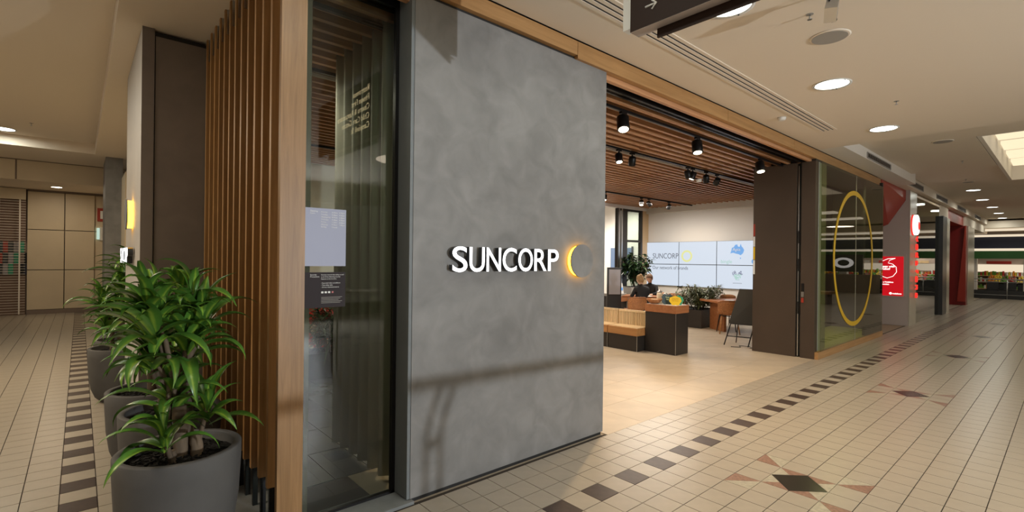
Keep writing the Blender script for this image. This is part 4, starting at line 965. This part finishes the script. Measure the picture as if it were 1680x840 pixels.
for k_ in range(3): MB().box(.132 + k_ * .022, .146 + k_ * .022, -.002, 0, 1.468, 1.480).build('pictogram', 'paper', t)
MB().box(.200, .212, -.002, 0, 1.468, 1.480).build('red_pictogram', 'red_paint', t)
for k_ in range(5): MB().box(.132, .27 - .012 * (k_ % 3), -.0015, 0, 1.440 - k_ * .009, 1.4425 - k_ * .009).build('small_print', 'grey_plastic', t)

# ================================================================== SHOPS BEYOND, RIGHT
struct(MB().box(14.24, 15.1, .55, 3.5, .0, 3.72).build('wall_right_1', 'pinkish_wall'))
struct(MB().box(14.20, 14.24, .56, 3.5, 0, .28).build('baseboard_right', 'pinkish_wall'))
struct(MB().box(14.235, 15.12, .535, .55, 0, 3.72).build('wall_right_2', 'pale_tile_wall'))
struct(MB().box(11.44, 14.24, 2.2, 2.3, 0, 3.72).build('wall_right_3', 'pinkish_wall'))
mb = MB(); mb.add([(11.6, .63, 3.70), (14.23, .63, 3.45), (14.23, 1.02, 2.80), (14.23, 1.6, 2.55), (11.6, 1.6, 2.6), (11.6, .63, 3.715), (14.23, .63, 3.715), (14.23, 1.6, 3.715), (11.6, 1.6, 3.715)],
    [(0, 1, 2), (0, 2, 3, 4), (0, 5, 6, 1), (5, 8, 7, 6), (4, 3, 7, 8), (1, 6, 7, 3, 2), (0, 4, 8, 5)])
tag(mb.build('red_soffit', 'red_paint'), 'red angular soffit over the recess beyond the display window', 'soffit')
t = thing('red_advert_screen', 'lit red advertising screen with a white speech mark outline', 'screen', (14.24, 0, 0))
MB().box(-.04, 0, .60, 1.35, .78, 1.97).build('frame', 'pinkish_wall', t)
MB().box(-.055, -.04, .66, 1.30, .81, 1.90).build('display', 'kiosk_red', t)
YS = -.0565
m4 = facing((YS, 1.02, 1.55), (0, -1, 0)); arc = []
for q in range(30):
    a = math.radians(150 + q * 300 / 29 - 0); 
P_ = [(.18, .30), (.02, .29), (-.12, .22), (-.21, .08), (-.22, -.08), (-.13, -.20), (0, -.25), (.13, -.20), (.21, -.08), (.20, .06), (.12, .14), (.02, .17), (.02, .19), (.06, .25), (.18, .30)]
MB().tube([(x, y, 0) for x, y in P_], .007, 6).xf(m4).build('speech_mark', 'sign_white', t)
for k_, (s_, z, sz) in enumerate((('Happy with', 1.60, .075), ('a Rebel?', 1.53, .075), ('Get a Vodafone', 1.17, .05), ('connection', 1.11, .05), ('vodafone', .855, .055))):
    text('lettering', s_, 'sign_white', sz, facing((YS, 1.20 if k_ < 4 else .90, z), (0, -1, 0)), t, .001, off=.002)
MB().ball((0, 0, 0), .032, 12, (.2, 1, 1)).xf(Matrix.Translation((YS, .94, .875))).build('logo', 'sign_white', t)
# column sign
t = thing('round_logo_sign', 'glowing white round logo sign on the pale column', 'sign', (14.62, .535, 2.78))
MB().lathe([(.26, .0), (.28, .02), (.28, .10), (.26, .11)], 36).xf(facing((0, 0, 0), (1, 0, 0))).build('disc', 'sign_white', t)
MB().lathe([(.12, .111), (.12, .114)], 24).xf(facing((.12, 0, -.02), (1, 0, 0))).build('mark', 'red_letter', t); MB().lathe([(.285, .0), (.285, .03)], 36).xf(facing((0, 0, 0), (1, 0, 0))).build('rim', 'red_letter', t)
t = thing('vertical_lettering', 'red glowing letters running down the pale column', 'sign', (14.70, .535, 0))
for k_, c_ in enumerate('vodafone'):
    text('letter', c_, 'red_letter', .36, facing((-.0, -.06, 2.40 - k_ * .225), (0, 0, -1), (1, 0, 0)), t, .02, 'CENTER')
# glass shop front with reflections
wn = struct(MB().box(15.12, 18.9, .56, .575, .0, 3.6).build('window_5', 'glass_dark')); MB().box(15.12, 18.9, .54, .6, 3.6, 3.66).build('head', 'bench_pale_timber', wn)
struct(MB().box(15.1, 19, 2.2, 2.3, 0, 3.72).build('wall_right_4', 'bronze_dark'))
struct(MB().box(18.9, 19.7, .46, 1.4, 0, 3.32).build('wall_right_5', 'charcoal')); struct(MB().box(19.7, 20.6, .50, 1.4, 0, 3.32).build('wall_right_6', 'pale_tile_wall'))
MBx = MB(); struct(MB().box(20.6, 25.0, .62, 1.4, 3.32, 3.71).build('wall_right_7', 'red_paint')); struct(MB().box(18.9, 20.6, .55, 1.4, 3.32, 3.71).build('trim_20', 'ceiling_paint')); struct(MB().box(25.0, 33, .55, 1.4, 3.32, 3.71).build('trim_21', 'ceiling_paint'))
struct(MB().box(25.0, 25.4, .52, 1.6, 0, 3.32).build('wall_right_8', 'red_deep')); 
mb = MB(); mb.add([(24.88, .52, .15), (24.88, .78, .15), (24.88, .55, 3.3), (24.88, .52, 3.3), (24.99, .52, .15), (24.99, .78, .15), (24.99, .55, 3.3), (24.99, .52, 3.3)], [(0, 1, 2, 3), (4, 7, 6, 5), (0, 4, 5, 1), (1, 5, 6, 2), (2, 6, 7, 3), (3, 7, 4, 0)])
tag(mb.build('red_wedge', 'red_paint'), 'bright red leaning wedge panel on the dark red block', 'panel')
struct(MB().box(25.4, 27.4, .50, 1.6, 0, 3.32).build('wall_right_9', 'pale_tile_wall')); struct(MB().box(20.6, 25.0, 1.3, 1.4, 0, 3.32).build('wall_right_10', 'red_deep'))
# far end : grocery and balustrade
struct(MB().box(36.0, 36.2, -16, 6, 0, 4.2).build('wall_far_end', 'pinkish_wall'))
struct(MB().box(33.0, 33.1, -16, 6, 2.55, 3.15).build('trim_15', 'navy')); struct(MB().box(32.9, 33.1, -16, 6, 2.02, 2.42).build('trim_16', 'green_fascia')); struct(MB().box(32.95, 33.1, -16, 6, 2.42, 2.55).build('trim_17', 'store_glow'))
struct(MB().box(32.7, 33.1, -16, 6, 3.16, 3.26).build('trim_18', 'store_glow')); struct(MB().box(32.0, 32.3, -16, 6, 3.42, 3.52).build('trim_19', 'store_glow')); cbox(31.6, 36.2, -16, 6, 3.55, 3.9)
struct(MB().box(35.9, 35.99, -16, 6, 1.30, 1.72).build('wall_grocery', 'store_glow'))
for k_, y in enumerate((-1.2, -6.2, .95)): struct(MB().box(33.2, 33.6, y, y + .42, 0, 2.1).build('wall_column', 'white_wall'))
area('grocery_lamp', (34.5, -3, 2.5), 3.0, 110, (1, .88, .7)); area('grocery_lamp', (34.5, -10, 2.5), 3.0, 110, (1, .88, .7))
for k_ in range(9):
    y = .6 - k_ * 1.15
    t = thing('fruit_stand', ['nearest the wedge', 'second', 'third', 'fourth', 'fifth', 'sixth', 'seventh', 'eighth', 'last'][k_] + ' fruit display stand from the left in the far grocery', 'stand', (34.0, y, 0), group='fruit stands in the far grocery')
    MB().box(-.3, .3, -1.05, 0, 0, .75).build('base', 'charcoal', t); MB().add([(-.3, -1.05, .75), (-.3, 0, .75), (.3, 0, 1.1), (.3, -1.05, 1.1), (-.3, -1.05, .70), (-.3, 0, .70), (.3, 0, .7), (.3, -1.05, .7)], [(0, 1, 2, 3), (4, 7, 6, 5), (0, 4, 5, 1), (1, 5, 6, 2), (2, 6, 7, 3), (3, 7, 4, 0)]).build('tray', 'brown_skirting', t)
    fr = [MB() for _ in range(4)]
    for q in range(80):
        u, v = rn.random(), rn.random(); fr[int(v * 3.99)].ball((-.28 + .56 * u, -.02 - 1.0 * v, .78 + .33 * u), .05, 6)
    for q in range(4): stuff(fr[q].build('fruit', ['fruit_orange', 'fruit_yellow', 'fruit_green', 'fruit_red'][(q + k_) % 4], t))
for k_ in range(6):
    y = .3 - 1.5 * k_
    tag(MB().box(-.02, .02, -.5, .5, 0, .16).build('shelf_sign', ['fruit_red', 'fruit_green', 'bench_pale_timber', 'fruit_red', 'paper', 'fruit_orange'][k_], loc=(35.88, y, 1.75)), ['red', 'green', 'pale timber', 'second red', 'white', 'orange'][k_] + ' hanging sign above the far fruit stands', 'sign', 'hanging signs in the far grocery')
for k_ in range(10):
    y = 1.2 - k_ * 1.2
    t = thing('produce_shelf', ['leftmost', 'second', 'third', 'fourth', 'fifth', 'sixth', 'seventh', 'eighth', 'ninth', 'last'][k_] + ' wall shelf of packed goods from the left in the far grocery', 'shelf', (35.3, y, 0), group='goods shelves in the far grocery')
    MB().box(.5, .58, -1.15, 0, 0, 1.30).build('back', 'brown_skirting', t)
    gm = [MB() for _ in range(5)]
    for lv in range(3):
        MB().box(.1, .5, -1.15, 0, .35 + lv * .36, .38 + lv * .36).build('board', 'bench_pale_timber', t)
        for q in range(14): gm[rn.randrange(5)].box(.15, .4, -1.14 + q * .08, -1.075 + q * .08, .38 + lv * .36, .38 + lv * .36 + rn.uniform(.12, .28))
    for q in range(5): stuff(gm[q].build('goods', ['fruit_orange', 'fruit_yellow', 'fruit_green', 'fruit_red', 'paper'][q], t))
t = thing('balustrade', 'glass balustrade with steel rails at the far end of the mall', 'railing', (31.6, 0, 0))
MB().tube([(0, 1.4, .98), (0, -12, .98)], .03, 8).build('handrail', 'steel', t); MB().tube([(0, 1.4, .84), (0, -12, .84)], .018, 8).build('rail', 'steel', t); MB().tube([(0, 1.4, .20), (0, -12, .20)], .018, 8).build('rail', 'steel', t)
MB().box(.05, .10, -12, 1.4, 0, .42).build('kick_panel', 'charcoal', t)
for k_ in range(9): MB().cyl((0, 1.2 - 1.5 * k_, 0), (0, 1.2 - 1.5 * k_, .98), .02, 8).build('post', 'steel', t)
for k_, (y, w_) in enumerate(((.3, .5), (-.35, .4), (-1.6, .6))):
    t = thing('cafe_chair', ['left', 'middle', 'right'][k_] + ' dark cafe chair behind the far balustrade', 'chair', (32.5, y, 0), group='cafe chairs behind the balustrade')
    MB().box(-.2, .2, -.22, .22, .42, .46).build('seat', 'charcoal', t); MB().box(.17, .21, -.22, .22, .46, .85).build('backrest', 'charcoal', t)
    for sx in (-.18, .18):
        for sy in (-.2, .2): MB().cyl((sx, sy, 0), (sx, sy, .42), .015, 6).build('leg', 'black_metal', t)
# opposite side of the mall, only seen in the display glass
t = thing('kiosk', 'dark kiosk with a white ring logo, seen only as a reflection', 'kiosk', (30.6, -5.0, 0))
MB().box(0, .9, -1.6, 1.3, 0, 1.05).build('counter', 'brown_skirting', t); MB().box(.3, .5, -1.6, .6, 1.2, 2.2).build('header', 'charcoal', t); MB().box(.3, .5, -1.6, -1.4, 1.05, 1.2).build('post', 'charcoal', t); MB().box(.3, .5, .4, .6, 1.05, 1.2).build('post', 'charcoal', t)
annulus(.20, .34, .03, 32, facing((.29, -.35, 1.72), (0, -1, 0)) @ Matrix.Diagonal((1.5, .9, 1, 1))).build('ring_logo', 'sign_white_dim', t)
t = thing('bench', 'low timber-topped bench opposite, seen only as a reflection', 'bench', (20.5, -3.6, 0)); MB().box(-.4, .4, -2.2, .6, .42, .52).build('seat', 'bench_timber', t); MB().box(-.3, .3, -2.1, .5, 0, .42).build('base', 'brown_skirting', t)
struct(MB().box(29.5, 30.0, -8.2, -7.3, 0, 3.98).build('wall_column_2', 'cream_panel'))
for x in (18, 22, 26): struct(MB().box(x, x + .6, -14, -3.4, 3.90, 3.97).build('trim_cove', 'store_glow'))
struct(MB().box(-14, 33, -14.2, -14, 0, 4.2).build('wall_opposite', 'cream_panel')) if False else None
